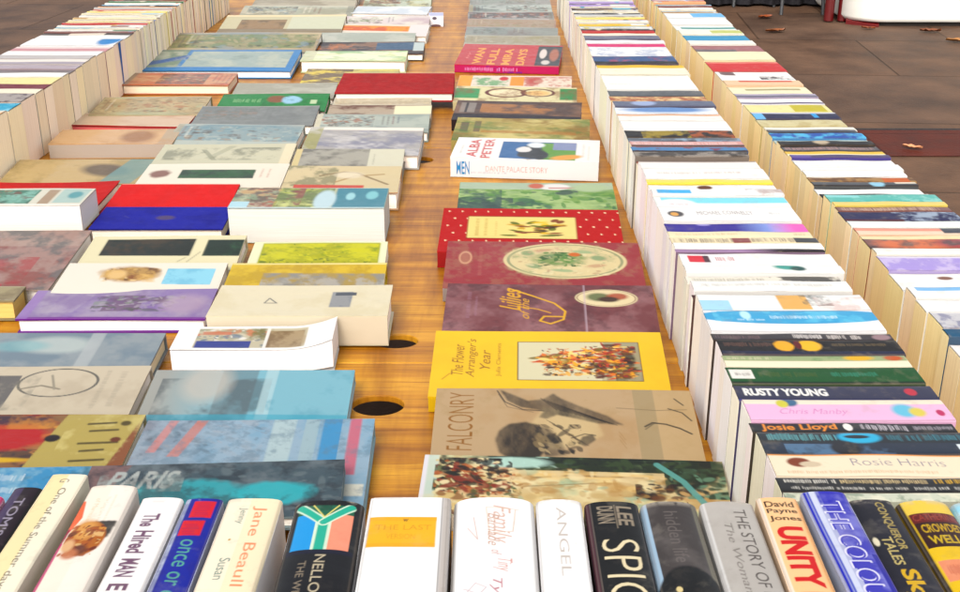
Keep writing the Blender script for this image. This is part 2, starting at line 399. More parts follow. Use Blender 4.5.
# ------------------------------------------------------------------ setting: ground
def slab_mat(name, c1, c2, mortar, scale, rough=0.6, rot=0.0, bw=0.6, rh=0.6):
    m = bpy.data.materials.new(name); m.use_nodes = True
    n = m.node_tree.nodes; l = m.node_tree.links; p = n['Principled BSDF']
    tc = n.new('ShaderNodeTexCoord'); mp = n.new('ShaderNodeMapping'); mp.inputs['Rotation'].default_value = (0, 0, rot)
    l.new(tc.outputs['Object'], mp.inputs['Vector'])
    br = n.new('ShaderNodeTexBrick'); br.inputs['Scale'].default_value = scale; br.inputs['Brick Width'].default_value = bw; br.inputs['Row Height'].default_value = rh
    br.inputs['Mortar Size'].default_value = 0.008; br.inputs['Mortar Smooth'].default_value = 0.3
    br.inputs['Color1'].default_value = (*c1, 1); br.inputs['Color2'].default_value = (*c2, 1); br.inputs['Mortar'].default_value = (*mortar, 1)
    l.new(mp.outputs[0], br.inputs['Vector'])
    nz = n.new('ShaderNodeTexNoise'); nz.inputs['Scale'].default_value = 2.2; nz.inputs['Detail'].default_value = 9; nz.inputs['Roughness'].default_value = 0.65
    l.new(tc.outputs['Object'], nz.inputs['Vector'])
    cr = n.new('ShaderNodeValToRGB'); e = cr.color_ramp.elements; e[0].position = .3; e[0].color = (.40, .36, .34, 1); e[1].position = .68; e[1].color = (1.3, 1.2, 1.05, 1)
    l.new(nz.outputs['Fac'], cr.inputs[0])
    mx = n.new('ShaderNodeMix'); mx.data_type = 'RGBA'; mx.blend_type = 'MULTIPLY'; mx.inputs[0].default_value = 1
    l.new(br.outputs[0], mx.inputs[6]); l.new(cr.outputs[0], mx.inputs[7]); l.new(mx.outputs[2], p.inputs['Base Color'])
    n3 = n.new('ShaderNodeTexNoise'); n3.inputs['Scale'].default_value = 70; n3.inputs['Detail'].default_value = 5; l.new(tc.outputs['Object'], n3.inputs['Vector'])
    ad = n.new('ShaderNodeMath'); ad.operation = 'ADD'; l.new(n3.outputs['Fac'], ad.inputs[0])
    iv = n.new('ShaderNodeMath'); iv.operation = 'MULTIPLY'; iv.inputs[1].default_value = -2.0; l.new(br.outputs['Fac'], iv.inputs[0]); l.new(iv.outputs[0], ad.inputs[1])
    b = n.new('ShaderNodeBump'); b.inputs['Strength'].default_value = 0.5; b.inputs['Distance'].default_value = 0.004; l.new(ad.outputs[0], b.inputs['Height']); l.new(b.outputs[0], p.inputs['Normal'])
    mr = n.new('ShaderNodeMapRange'); mr.inputs['To Min'].default_value = rough - .15; mr.inputs['To Max'].default_value = rough + .2; l.new(nz.outputs['Fac'], mr.inputs['Value']); l.new(mr.outputs[0], p.inputs['Roughness'])
    p.inputs['Specular IOR Level'].default_value = 0.08
    return m
def structure(name, bmverts, m):
    q = Quads(); q.grid(np.array(bmverts, float).reshape(2, 2, 3), (1, 1, 1)); o = q.build(name, m); o['kind'] = 'structure'; return o
g = 120
structure('ground', [(-g, -g, 0), (g, -g, 0), (-g, g, 0), (g, g, 0)],
          slab_mat('paving_slabs', (.112, .066, .044), (.090, .058, .044), (.055, .033, .022), 1.0, rot=R(4), bw=1.3, rh=1.15))
gp = at(865, 131, -TZ); gq = at(960, 131, -TZ); gr = at(865, 157, -TZ)
structure('paving_band', [(gp.x - .12, gr.y, .004), (gp.x + 9, gr.y, .004), (gp.x - .12, gp.y, .004), (gp.x + 9, gp.y, .004)],
          slab_mat('red_setts', (.10, .020, .012), (.08, .016, .010), (.06, .012, .008), 1.0, bw=1.2, rh=.6))

structure('step_shadow_strip', [(gp.x - .12, gp.y + .003, .004), (gp.x + 9, gp.y + .003, .004), (gp.x - .12, gp.y + .035, .004), (gp.x + 9, gp.y + .035, .004)], mat('step_shadow', .8, 0, base=(.006, .004, .004), vcol=False))  # dark strip painted in for the shadow edge of a step in the paving
# ------------------------------------------------------------------ trestle tables
def wood_mat():
    m = bpy.data.materials.new('varnished_board'); m.use_nodes = True
    n = m.node_tree.nodes; l = m.node_tree.links; p = n['Principled BSDF']
    tc = n.new('ShaderNodeTexCoord'); oi = n.new('ShaderNodeObjectInfo')
    ad = n.new('ShaderNodeVectorMath'); ad.operation = 'ADD'; l.new(tc.outputs['Object'], ad.inputs[0]); l.new(oi.outputs['Location'], ad.inputs[1])
    def noise(scale, det, vec):
        mp = n.new('ShaderNodeMapping'); mp.inputs['Scale'].default_value = vec; l.new(ad.outputs[0], mp.inputs['Vector'])
        z = n.new('ShaderNodeTexNoise'); z.inputs['Scale'].default_value = scale; z.inputs['Detail'].default_value = det; z.inputs['Roughness'].default_value = .65
        z.inputs['Distortion'].default_value = .3
        l.new(mp.outputs[0], z.inputs['Vector']); return z
    a = noise(1, 6, (2.2, 34, 3)); b = noise(1, 4, (16, 2.5, 3)); c = noise(1, 5, (7, 260, 3))
    cr = n.new('ShaderNodeValToRGB'); e = cr.color_ramp.elements
    e[0].position = .28; e[0].color = (.22, .070, .004, 1); e[1].position = .72; e[1].color = (.56, .28, .018, 1)
    k = e.new(.5); k.color = (.40, .165, .008, 1)
    l.new(a.outputs['Fac'], cr.inputs[0])
    cr2 = n.new('ShaderNodeValToRGB'); e = cr2.color_ramp.elements; e[0].position = .35; e[0].color = (.60, .50, .4, 1); e[1].position = .6; e[1].color = (1, 1, 1, 1); l.new(b.outputs['Fac'], cr2.inputs[0])
    cr3 = n.new('ShaderNodeValToRGB'); e = cr3.color_ramp.elements; e[0].position = .36; e[0].color = (.6, .5, .4, 1); e[1].position = .46; e[1].color = (1, 1, 1, 1); l.new(c.outputs['Fac'], cr3.inputs[0])
    m1 = n.new('ShaderNodeMix'); m1.data_type = 'RGBA'; m1.blend_type = 'MULTIPLY'; m1.inputs[0].default_value = 1; l.new(cr.outputs[0], m1.inputs[6]); l.new(cr2.outputs[0], m1.inputs[7])
    m2 = n.new('ShaderNodeMix'); m2.data_type = 'RGBA'; m2.blend_type = 'MULTIPLY'; m2.inputs[0].default_value = .8; l.new(m1.outputs[2], m2.inputs[6]); l.new(cr3.outputs[0], m2.inputs[7])
    l.new(m2.outputs[2], p.inputs['Base Color']); p.inputs['Roughness'].default_value = .38; p.inputs['Specular IOR Level'].default_value = .25
    bm_ = n.new('ShaderNodeBump'); bm_.inputs['Strength'].default_value = .25; bm_.inputs['Distance'].default_value = .001; l.new(c.outputs['Fac'], bm_.inputs['Height']); l.new(bm_.outputs[0], p.inputs['Normal'])
    return m
M['wood'] = wood_mat()
M['steel'] = mat('dark_steel', .45, 0, base=(.03, .03, .032), vcol=False)

def cut_holes(o, holes):
    """saw oval hand holes through a board"""
    for (hx, hy, rx, ry) in holes:
        n = 40; V = []; Fc = []
        for zz in (-.1, .1):
            for i in range(n):
                t = 2 * math.pi * i / n; V.append((hx + rx * math.cos(t), hy + ry * math.sin(t), zz))
        Fc = [(i, (i + 1) % n, n + (i + 1) % n, n + i) for i in range(n)] + [tuple(range(n))[::-1], tuple(range(n, 2 * n))]
        me = bpy.data.meshes.new('cutter'); me.from_pydata(V, [], Fc); co = bpy.data.objects.new('cutter', me); C.objects.link(co)
        md = o.modifiers.new('b', 'BOOLEAN'); md.object = co; md.operation = 'DIFFERENCE'; md.solver = 'EXACT'
        co.matrix_world = o.matrix_world
        dg = bpy.context.evaluated_depsgraph_get(); nm = bpy.data.meshes.new_from_object(o.evaluated_get(dg))
        o.modifiers.clear(); old = o.data; o.data = nm; bpy.data.objects.remove(co); bpy.data.meshes.remove(me)

def hole_at(x, y): p = at(x, y); return (p.x, p.y)
HOLES = [(378, 405, .032, .026), (396, 341, .030, .022), (419, 160, .030, .024)]
seams = [0.47, at(400, 363).y, at(400, 148).y, at(440, 31).y, at(440, 7).y, 6.2]
tlabels = ['nearest varnished trestle table, under the front row of hardbacks', 'second varnished trestle table, with a hand hole beside the thick cream book',
           'third varnished trestle table, under the small red hardback', 'narrow fourth varnished trestle table near the top of the picture', 'farthest varnished trestle table at the top of the picture']
for i in range(5):
    y0, y1 = seams[i] + .0012, seams[i + 1] - .0012
    yc = (y0 + y1) / 2; xa, xb = -1.21, .715
    t = empty('trestle_table', (0, yc, 0), tlabels[i], 'table', 'varnished trestle tables pushed end to end')
    q = Quads(); q.box(xa, xb, y0 - yc, y1 - yc, -.0045, .0045, (1, 1, 1))
    o = q.build('tabletop', M['wood'], None); o.location = (0, yc, TZ - .0045)
    bpy.context.view_layer.update()
    hs = []
    for (hx, hy, rx, ry) in HOLES:
        p = at(hx, hy)
        if y0 < p.y < y1:
            yy = min(max(p.y, y0 + ry + .02), y1 - ry - .02); hs.append((p.x, yy - yc, rx, ry))
    cut_holes(o, hs)
    o.data.materials.clear(); o.data.materials.append(M['wood'])
    o.parent = t; o.location = (0, 0, TZ - .0045)
    md = o.modifiers.new('bevel', 'BEVEL'); md.width = .0015; md.segments = 2; md.limit_method = 'ANGLE'
    for lx in (xa + .12, xb - .12):
        for ly in (y0 - yc + .06, y1 - yc - .06):
            q = Quads(); q.box(lx - .016, lx + .016, ly - .016, ly + .016, 0, TZ - .0092, (0.03, .03, .03)); q.build('leg', M['steel'], t)
        q = Quads(); q.box(lx - .012, lx + .012, y0 - yc + .08, y1 - yc - .08, .16, .185, (0.03, .03, .03)); q.build('crossbar', M['steel'], t)
# ------------------------------------------------------------------ upright rows
ORD = lambda n: f"{n}{'th' if 10 <= n % 100 <= 20 else {1: 'st', 2: 'nd', 3: 'rd'}.get(n % 10, 'th')}"
PAL = [('white', 'f4f0e8', 22), ('cream', 'f3e6c4', 14), ('ivory', 'f0e6d0', 10), ('pale grey', 'cfcfcc', 4), ('pale yellow', 'f2e08c', 5), ('yellow', 'e8c53a', 2),
       ('orange', 'd9772b', 3), ('peach', 'f0b98e', 2), ('red', 'c3222c', 4), ('dark red', '7a1420', 3), ('pink', 'e59ac0', 2), ('lilac', 'b9a3d6', 2),
       ('purple', '4f3c94', 1), ('navy', '1f2450', 4), ('blue', '2a66b0', 3), ('pale blue', '9ccbe6', 4), ('turquoise', '2fa9c4', 3),
       ('teal', '1c7f86', 1), ('green', '2c7a45', 2), ('olive', '8d8a3c', 2), ('brown', '5e3322', 3), ('tan', 'c39c63', 3), ('black', '17151a', 6), ('charcoal', '3b3a40', 3)]
DARKS = {'red', 'dark red', 'purple', 'navy', 'blue', 'teal', 'green', 'brown', 'black', 'charcoal', 'olive', 'orange', 'turquoise'}
def pick(r, avoid=()):
    P = [p for p in PAL if p[0] not in avoid]
    return r.choices(P, [p[2] for p in P])[0]

def generic_spine(name, hx, seed, crease=True):
    def art(c):
        r = random.Random(seed); c.fill(hx)
        dark = name in DARKS
        ink = r.choice(['f6eedc', 'e9c45a', 'ffffff', 'f0e8d8']) if dark else r.choice(['2a2226', '7a2a2a', '234a7a', '5c4a3a', '1c1c20'])
        k = r.random()
        if k < .28:
            n2, h2, _ = pick(r); a = r.choice([0, .62, .74]); c.rect(a, 0, a + r.uniform(.14, .3), 1, h2)
        elif k < .42:
            n2, h2, _ = pick(r); c.mottle(h2, 5, .45, .62, .9, box=(r.uniform(.3, .6), 0, 1, 1))
        elif k < .54:
            n2, h2, _ = pick(r); c.rect(0, 0, 1, r.uniform(.2, .45), h2)
        elif k < .64:
            n2, h2, _ = pick(r); c.grad(h2, .3, .9, .8)
        if r.random() < .3: c.rect(.93, .2, .97, .8, r.choice(['d05a2a', '222222', 'f4f0e8', '2a4a8a']))
        if r.random() < .3: n2, h2, _ = pick(r); c.ell(r.uniform(.05, .9), .5, .04, .45, h2, .3)
        u = r.uniform(.04, .1); e = u + r.uniform(.2, .38)
        c.marks(u, .28, e, .74, ink, .85, .012)
        if r.random() < .9: c.marks(e + .05, .3, min(.92, e + .05 + r.uniform(.15, .34)), .7, r.choice([ink, 'b8862c', 'a8342c']) if r.random() < .5 else ink, .8, .012)
        if crease:
            for _ in range(r.choice([0, 1, 2, 3])):
                v = r.uniform(.15, .85); c.line([(0, v), (.5, v + r.uniform(-.04, .04)), (1, v)], .0006, 'e8e2d8' if dark else 'b8b0a4', .45)
        c.mottle('efe9df' if dark else 'cfc4b0', 14, .6, .75, .25)
    return art

def row_x(slope, y): return 487 + slope * (y + 185)

def build_row(rowname, group, slope_l, L, hgt, specs, seed, page, ystart, yend, tmin, tmax, mirror=False, xref=None, thin=1.0):
    """specs: hand made spines near to far as (y_near, y_far, colour name, label or None, art); then random ones up to yend (metres)"""
    rr = random.Random(seed); n = 0; items = []
    for (yn_, yf_, cn, lab, art, *kw) in specs:
        Yn = at(row_x(slope_l, yn_), yn_, hgt).y; Yf = at(row_x(slope_l, yf_), yf_, hgt).y
        items.append((Yn, Yf - Yn, cn, lab, art, kw[0] if kw else {}))
    for k in range(len(items) - 1):      # packed tight: each book reaches the next
        items[k] = (items[k][0], items[k + 1][0] - items[k][0]) + items[k][2:]
    # extra ones nearer than the first, outside the picture or behind the front row
    Y = items[-1][0] + items[-1][1] if items else ystart
    av = ()
    while Y < yend:
        t = rr.uniform(tmin, tmax) * (1.0 if rr.random() < .8 else 1.35)
        nm, hx, _ = pick(rr, av); av = (nm,) if nm not in ('white', 'cream', 'ivory') else ()
        sd_ = rr.randrange(10 ** 6)
        items.append((Y, t, nm, None, generic_spine(nm, hx, sd_), {})); Y += t
    Pfix = at(row_x(slope_l, 250), 250, hgt).x
    for i, (Yn, t, cn, lab, art, kw) in enumerate(items):
        th = 'fat' if t > .029 else ('thin' if t < .017 else 'medium thick')
        if lab is None:
            lab = f'{th} {cn} paperback, {ORD(i + 1)} spine from the near end of {rowname}'
        dx = rr.uniform(-.0017, .0017); dh = rr.uniform(-.0025, .002); LL = L + rr.uniform(-.005, .003)
        if rr.random() < .07: dh -= .006
        gap = .0005
        lean = R(rr.uniform(-.12, .12))
        x0 = Pfix + dx if not mirror else Pfix - LL + dx
        far = Yn > 2.0
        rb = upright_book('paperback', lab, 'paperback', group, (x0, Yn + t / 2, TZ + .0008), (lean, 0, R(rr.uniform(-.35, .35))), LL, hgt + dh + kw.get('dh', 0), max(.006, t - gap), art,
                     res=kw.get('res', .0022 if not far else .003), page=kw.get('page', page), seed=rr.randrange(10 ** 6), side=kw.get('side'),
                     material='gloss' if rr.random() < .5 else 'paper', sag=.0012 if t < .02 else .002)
        if kw.get('wedge'):
            q = Quads(); P = np.zeros((8, 2, 3)); z = np.linspace(.004, hgt - .002, 8); wd = .0015 + .0085 * (z / hgt) ** 1.2
            P[:, 0, 1] = -wd; P[:, 1, 1] = wd; P[:, :, 2] = z[:, None]; P[:, :, 0] = LL + .0012; q.grid(P, hexc('1474c4'))
            q.box(LL - .06, LL + .001, -.0014, .0014, .003, hgt - .003, hexc('1474c4')); q.build('loose_cover_flap', M['paper'], rb)
    return items

def A(base, *ops):
    """spine art from a short list of canvas operations"""
    def art(c):
        c.fill(base)
        for o in ops: getattr(c, o[0])(*o[1:-1], **o[-1]) if isinstance(o[-1], dict) else getattr(c, o[0])(*o[1:])
    return art
HR = {'res': .0009}
MR = {'res': .0013}
row2 = [
 (503, 495, 'pale grey', 'mottled pale grey-green paperback, nearest of the middle row, behind the blue jacket', A('d9dccb', ('mottle', '8f9f8c', 14, .5, .6, .7), ('mottle', 'f4f0dc', 10, .5, .6, .8)), HR),
 (494, 479, 'black', 'black paperback spine with white lettering and a yellow end', A('16130f', ('marks', .03, .12, .26, .42, 'f4efe4', .95, .010), ('marks', .28, .1, .66, .42, 'f0d8a8', .9, .010), ('marks', .7, .08, 1, .42, 'f0c428', .95, .010), ('marks', .05, .6, .98, .82, 'e8e4dc', .8, .012)), HR),
 (478, 455, 'cream', 'cream paperback spine with a grey serif name and a small oval picture', A('f6e7cf', ('rect', 0, 0, 1, .10, 'f0a868'), ('ell', .13, .38, .055, .2, '8a4a34', .3), ('ell', .18, .46, .05, .12, 'd8c8b0', .3), ('text', 'Rosie Harris', .37, .24, .80, .54, 'a09ca4', 0, 0, -.012), ('marks', .06, .72, .74, .86, 'c9a27c', .7, .009)), {'res': .0008, 'side': '8a3550'}),
 (454, 432, 'dark teal', 'dark blue paperback spine with teal capitals and a bright cyan swoosh', A('152028', ('rect', 0, .5, 1, 1, '1f2c40'), ('mottle', '6f93b4', 5, .45, .6, .6, (.1, .55, .6, 1)), ('marks', .04, .06, .36, .42, '7fc0c4', .95, .009), ('ell', .47, .24, .10, .26, '28b4d8', .3), ('ell', .46, .22, .06, .08, '10202c', .3), ('marks', .6, .1, .95, .42, '4a8c9a', .95, .010), ('ell', .38, .72, .07, .3, '0c1420', .3), ('rect', .9, .56, 1, .8, 'eef6f8')), HR),
 (431, 422, 'black', 'black paperback spine with an orange name and a white dot', A('141018', ('text', 'Josie Lloyd', .05, .12, .42, .88, 'e89a2c', 0, 0, .02), ('ell', .475, .5, .022, .36, 'f4f0ea', .2), ('marks', .54, .15, .76, .85, 'e6dee4', .95, .010), ('marks', .8, .25, .99, .7, 'c8c0c8', .8, .008)), HR),
 (421, 400, 'pink', 'pink paperback spine with a cream upper edge and magenta script', A('f0c4e0', ('rect', 0, 0, 1, .26, 'f6ead6'), ('ell', .23, .16, .04, .2, '3a6a8c', .4), ('ell', .19, .24, .03, .18, 'd8d060', .4), ('text', 'Chris Manby', .16, .46, .50, .78, 'd48cbc', 0, .4, -.01), ('ell', .78, .55, .06, .3, '7cc4dc', .5), ('ell', .84, .62, .04, .2, 'e0d070', .5), ('ell', .95, .66, .02, .14, 'c0306a', .3)), HR),
 (399, 384, 'navy', 'navy paperback spine with bold white capitals and a red emblem', A('262448', ('text', 'RUSTY YOUNG', .04, .22, .46, .68, 'f6f4ee', 0, 0, .04), ('ell', .88, .44, .03, .22, 'c02848', .3), ('rect', 0, .9, 1, 1, '3c3c88')), HR),
 (383, 367, 'green', 'dark green paperback spine with a white label at its left end', A('1c5a2c', ('rect', .01, .18, .13, .72, 'f0ece4'), ('marks', .03, .36, .11, .58, '303030', .8, .006), ('marks', .16, .3, .47, .62, '5a6a34', .8, .012), ('marks', .54, .3, .78, .6, '4ea48c', .7, .008), ('rect', 0, .88, 1, 1, '123a28')), HR),
 (366, 355, 'cream', 'cream paperback spine mottled green and yellow on its far half', A('f4ead2', ('rect', 0, .05, 1, .5, 'a9b48c'), ('marks', .02, .14, .27, .42, 'e4dcc0', .8, .01), ('ell', .74, .24, .08, .22, 'e8bc28', .5), ('ell', .93, .26, .05, .22, 'c8682c', .5), ('mottle', '6c9460', 10, .5, .62, .6, (.3, .05, .7, .5))), HR),
 (354, 340, 'black', 'black-brown paperback spine with two glowing yellow shapes', A('1d1716', ('marks', .03, .16, .3, .5, '7c5c50', .9, .010), ('ell', .36, .42, .055, .34, 'f0b818', .3, 1, 0, .4), ('ell', .50, .40, .065, .36, 'f4c41c', .3, 1, 0, .4), ('ell', .44, .34, .02, .3, '6a2010', .3), ('marks', .63, .24, .93, .46, '8c7a5c', .8, .010), ('rect', 0, .78, 1, 1, '2c2f48')), HR),
 (339, 333, 'dark brown', 'dark brown paperback spine with bright white capitals on its far half', A('2a1a1c', ('marks', .02, .2, .26, .8, '8a6a6a', .8, .01), ('marks', .45, .15, .6, .85, 'f6eee8', 1, .011), ('marks', .64, .15, .83, .85, 'f2e8e0', 1, .011), ('ell', .94, .5, .05, .4, 'a08488', .3)), HR),
 (332, 311, 'turquoise', 'bright turquoise paperback spine with white edge and white lettering', A('fbfafa', ('ell', .52, .32, .58, .34, '1fa6d2', .08), ('rect', .08, .08, .9, .56, '23a9d4'), ('mottle', '7ad0ea', 8, .52, .66, .6, (.05, .05, .95, .6)), ('ell', .24, .25, .03, .2, 'c8eef8', .4), ('marks', .18, .42, .34, .52, 'e8f8fc', .9, .006), ('marks', .38, .26, .78, .44, 'e6f6fc', .9, .007)), HR),
 (310, 294, 'white', 'white paperback spine with pale blue end and a peach patch', A('f8f6f2', ('rect', 0, .4, .18, 1, 'b8def2'), ('rect', .48, .05, .66, .9, 'e8bc7c'), ('mottle', '6c6f68', 8, .5, .56, .8, (.62, 0, .8, .7)), ('mottle', 'cfa8a0', 8, .5, .6, .5, (.7, .2, 1, 1))), MR),
 (293, 290, 'dark red', 'very thin maroon paperback in the middle row beyond the peach-patched spine', A('4a1220'), MR),
 (289, 280, 'white', 'white paperback spine with a faint line of grey italics', A('f9f7f2', ('marks', .06, .3, .9, .62, 'a8a49c', .7, .009)), MR),
 (279, 273, 'ivory', 'ivory paperback spine with grey title and dark far end', A('f2ecdf', ('marks', .04, .2, .5, .8, '8c8878', .8, .011), ('mottle', '2c2420', 6, .42, .5, .95, (.55, .1, 1, .8))), MR),
 (272, 266, 'white', 'white paperback spine with a teal smear near its right end', A('f7f7f4', ('ell', .66, .3, .09, .4, '5aa89c', .5), ('ell', .72, .5, .05, .3, '2f5c58', .5)), MR),
 (265, 253, 'white', 'white paperback spine with a red tag at its left end', A('fbf9f6', ('rect', .05, .18, .17, .7, 'd84a54'), ('rect', .15, .18, .19, .7, '5c4048'), ('marks', .23, .24, .34, .66, 'b84858', .9, .016)), MR),
 (252, 250, 'lilac', 'thin mauve paperback spine turning black to the right', A('a88cac', ('grad', '2c2028', .45, .7)), MR),
 (249, 244, 'white', 'narrow plain white paperback behind the thin mauve spine', A('f8f6f0'), MR),
 (243, 238, 'brown', 'cream paperback spine crowded with dark brown lettering', A('efe0bc', ('marks', .02, .1, .42, .9, '4a2018', .95, .014), ('rect', .42, .1, .54, .9, '8c1c20'), ('marks', .55, .1, .84, .9, '5a3420', .95, .012), ('rect', .84, .1, 1, .9, '1c1414')), MR),
 (237, 232, 'cream', 'cream paperback spine with faint print, beside the purple one', A('f4e8c8', ('marks', .05, .35, .5, .75, 'c4b088', .7, .009), ('marks', .88, .3, .96, .7, 'a89878', .7, .008)), MR),
 (231, 223, 'purple', 'purple paperback spine fading to pink at the right', A('3c2a96', ('grad', '9fb4ec', .5, .78), ('grad', 'ec7cc4', .72, .92), ('ell', .28, .15, .05, .1, 'b0a8e0', .5)), MR),
 (222, 208, 'white', 'white paperback spine with black and gold logo and grey capitals', A('fcfaf7', ('ell', .11, .5, .06, .2, '2c1a10', .3), ('ell', .10, .52, .03, .12, 'e0a820', .3), ('text', 'MICHAEL CONNELLY', .27, .34, .68, .58, '8a7c74'), ('marks', .8, .38, .88, .56, '7c7470', .7, .006)), MR),
 (207, 197, 'turquoise', 'white paperback spine with a light cyan band along it', A('f8f8f4', ('rect', .05, .1, 1, .62, '8fe0ee'), ('ell', .16, .65, .14, .4, 'f6f4f4', .3), ('marks', .1, .6, .24, .82, 'd8a8a0', .7, .008)), MR),
 (196, 191, 'white', 'white paperback spine with a sky blue left end', A('f8f8f6', ('rect', .04, .15, .3, .75, '5cb8e8'), ('mottle', 'b89c94', 6, .5, .6, .7, (.72, 0, 1, 1))), MR),
 (190, 185, 'white', 'white paperback spine with a small brown mark at its middle', A('f9f7f2', ('ell', .44, .5, .06, .35, '6c3a24', .3)), MR),
 (184, 181, 'yellow', 'thin pale yellow paperback beyond the spine with the brown mark', A('f0e070'), MR),
 (180, 170, 'white', 'white paperback spine with one line of tiny red-brown type', A('faf8f3', ('marks', .1, .34, .8, .56, 'b08878', .7, .008)), MR),
 (169, 162, 'white', 'white paperback spine with grey top edge, before the red-spined one', A('f6f2ec', ('rect', 0, 0, 1, .2, 'b8aca4')), MR),
 (161, 158, 'dark red', 'thin rust red paperback spine in the middle row', A('9c2c20', ('mottle', 'f0c8a0', 8, .5, .6, .8)), MR),
 (157, 153, 'pale grey', 'thin grey-brown paperback spine beyond the rust red one', A('9c948c', ('mottle', '3c3430', 8, .45, .55, .9)), MR),
 (152, 148, 'blue', 'steel blue paperback spine with dark red streaks', A('5a8cb8', ('mottle', '8c3030', 8, .55, .62, .9), ('rect', 0, .8, 1, 1, '281418')), MR),
 (147, 143, 'pink', 'dusty rose and brown paperback spine in the middle row', A('d89c94', ('marks', .02, .2, .95, .8, 'f4e4dc', .8, .01), ('rect', 0, .8, 1, 1, '2c1818')), MR),
 (142, 139, 'charcoal', 'thin charcoal paperback beside one with an olive spine', A('3c4450', ('mottle', '9cb4c8', 8, .5, .6, .8)), MR),
 (138, 132, 'olive', 'black and olive-gold paperback spine in the middle row', A('1e160c', ('mottle', 'a8942c', 6, .42, .55, .95, (.15, 0, .6, 1)), ('mottle', 'b0643c', 8, .5, .6, .9, (.6, 0, 1, 1))), MR),
 (131, 122, 'white', 'broad plain white paperback beyond the black and olive-gold spine', A('faf8f3'), MR),
 (121, 115, 'white', 'white paperback spine with a peach far edge', A('f6f0e8', ('rect', 0, 0, 1, .3, 'e0a878')), MR),
 (114, 109, 'pale blue', 'white and blue paperback spine behind the navy one', A('f0f4f8', ('ell', .5, .4, .4, .5, '4c84c0', .5)), MR),
 (108, 103, 'navy', 'slate navy paperback spine with a light centre patch', A('3c4468', ('ell', .3, .4, .12, .4, '9cacd0', .4)), MR),
 (102, 97, 'orange', 'cream and rust paperback spine beyond the slate navy one', A('ecd0a0', ('mottle', 'a85838', 6, .4, .55, .9)), MR),
 (96, 91, 'black', 'black-brown paperback spine with a bare white book behind it', A('1c120e'), MR),
 (90, 76, 'white', 'very fat white paperback beyond the black-brown spine', A('faf7ef', ('marks', .05, .55, .3, .65, 'c8bca8', .6, .008)), MR),
 (75, 66, 'pale yellow', 'cream and yellow paperback spine before the two dark blue ones', A('f8f2dc', ('rect', 0, 0, 1, .35, 'ecc850')), MR),
 (65, 58, 'blue', 'grey-blue paperback spine with a black near edge', A('3a5c8c', ('mottle', 'a8506c', 8, .55, .65, .8), ('rect', 0, .7, 1, 1, '18141c')), MR),
 (57, 48, 'white', 'white paperback spine with pale blue and lilac marks', A('f4f4f2', ('mottle', '9ca8c8', 8, .5, .6, .6)), MR),
 (47, 44, 'pink', 'thin magenta pink paperback spine in the middle row', A('d8407c'), MR),
 (43, 41, 'white', 'thin white paperback between the magenta and the dark blue spines', A('f4f0f0'), MR),
 (40, 37, 'navy', 'thin dark blue-grey paperback spine beyond the magenta one', A('3c3c64'), MR),
 (36, 34, 'cream', 'thin cream paperback between the dark blue-grey and crimson spines', A('f4ead8'), MR),
 (33, 31, 'red', 'thin crimson paperback spine in the far middle row', A('c02434'), MR),
]
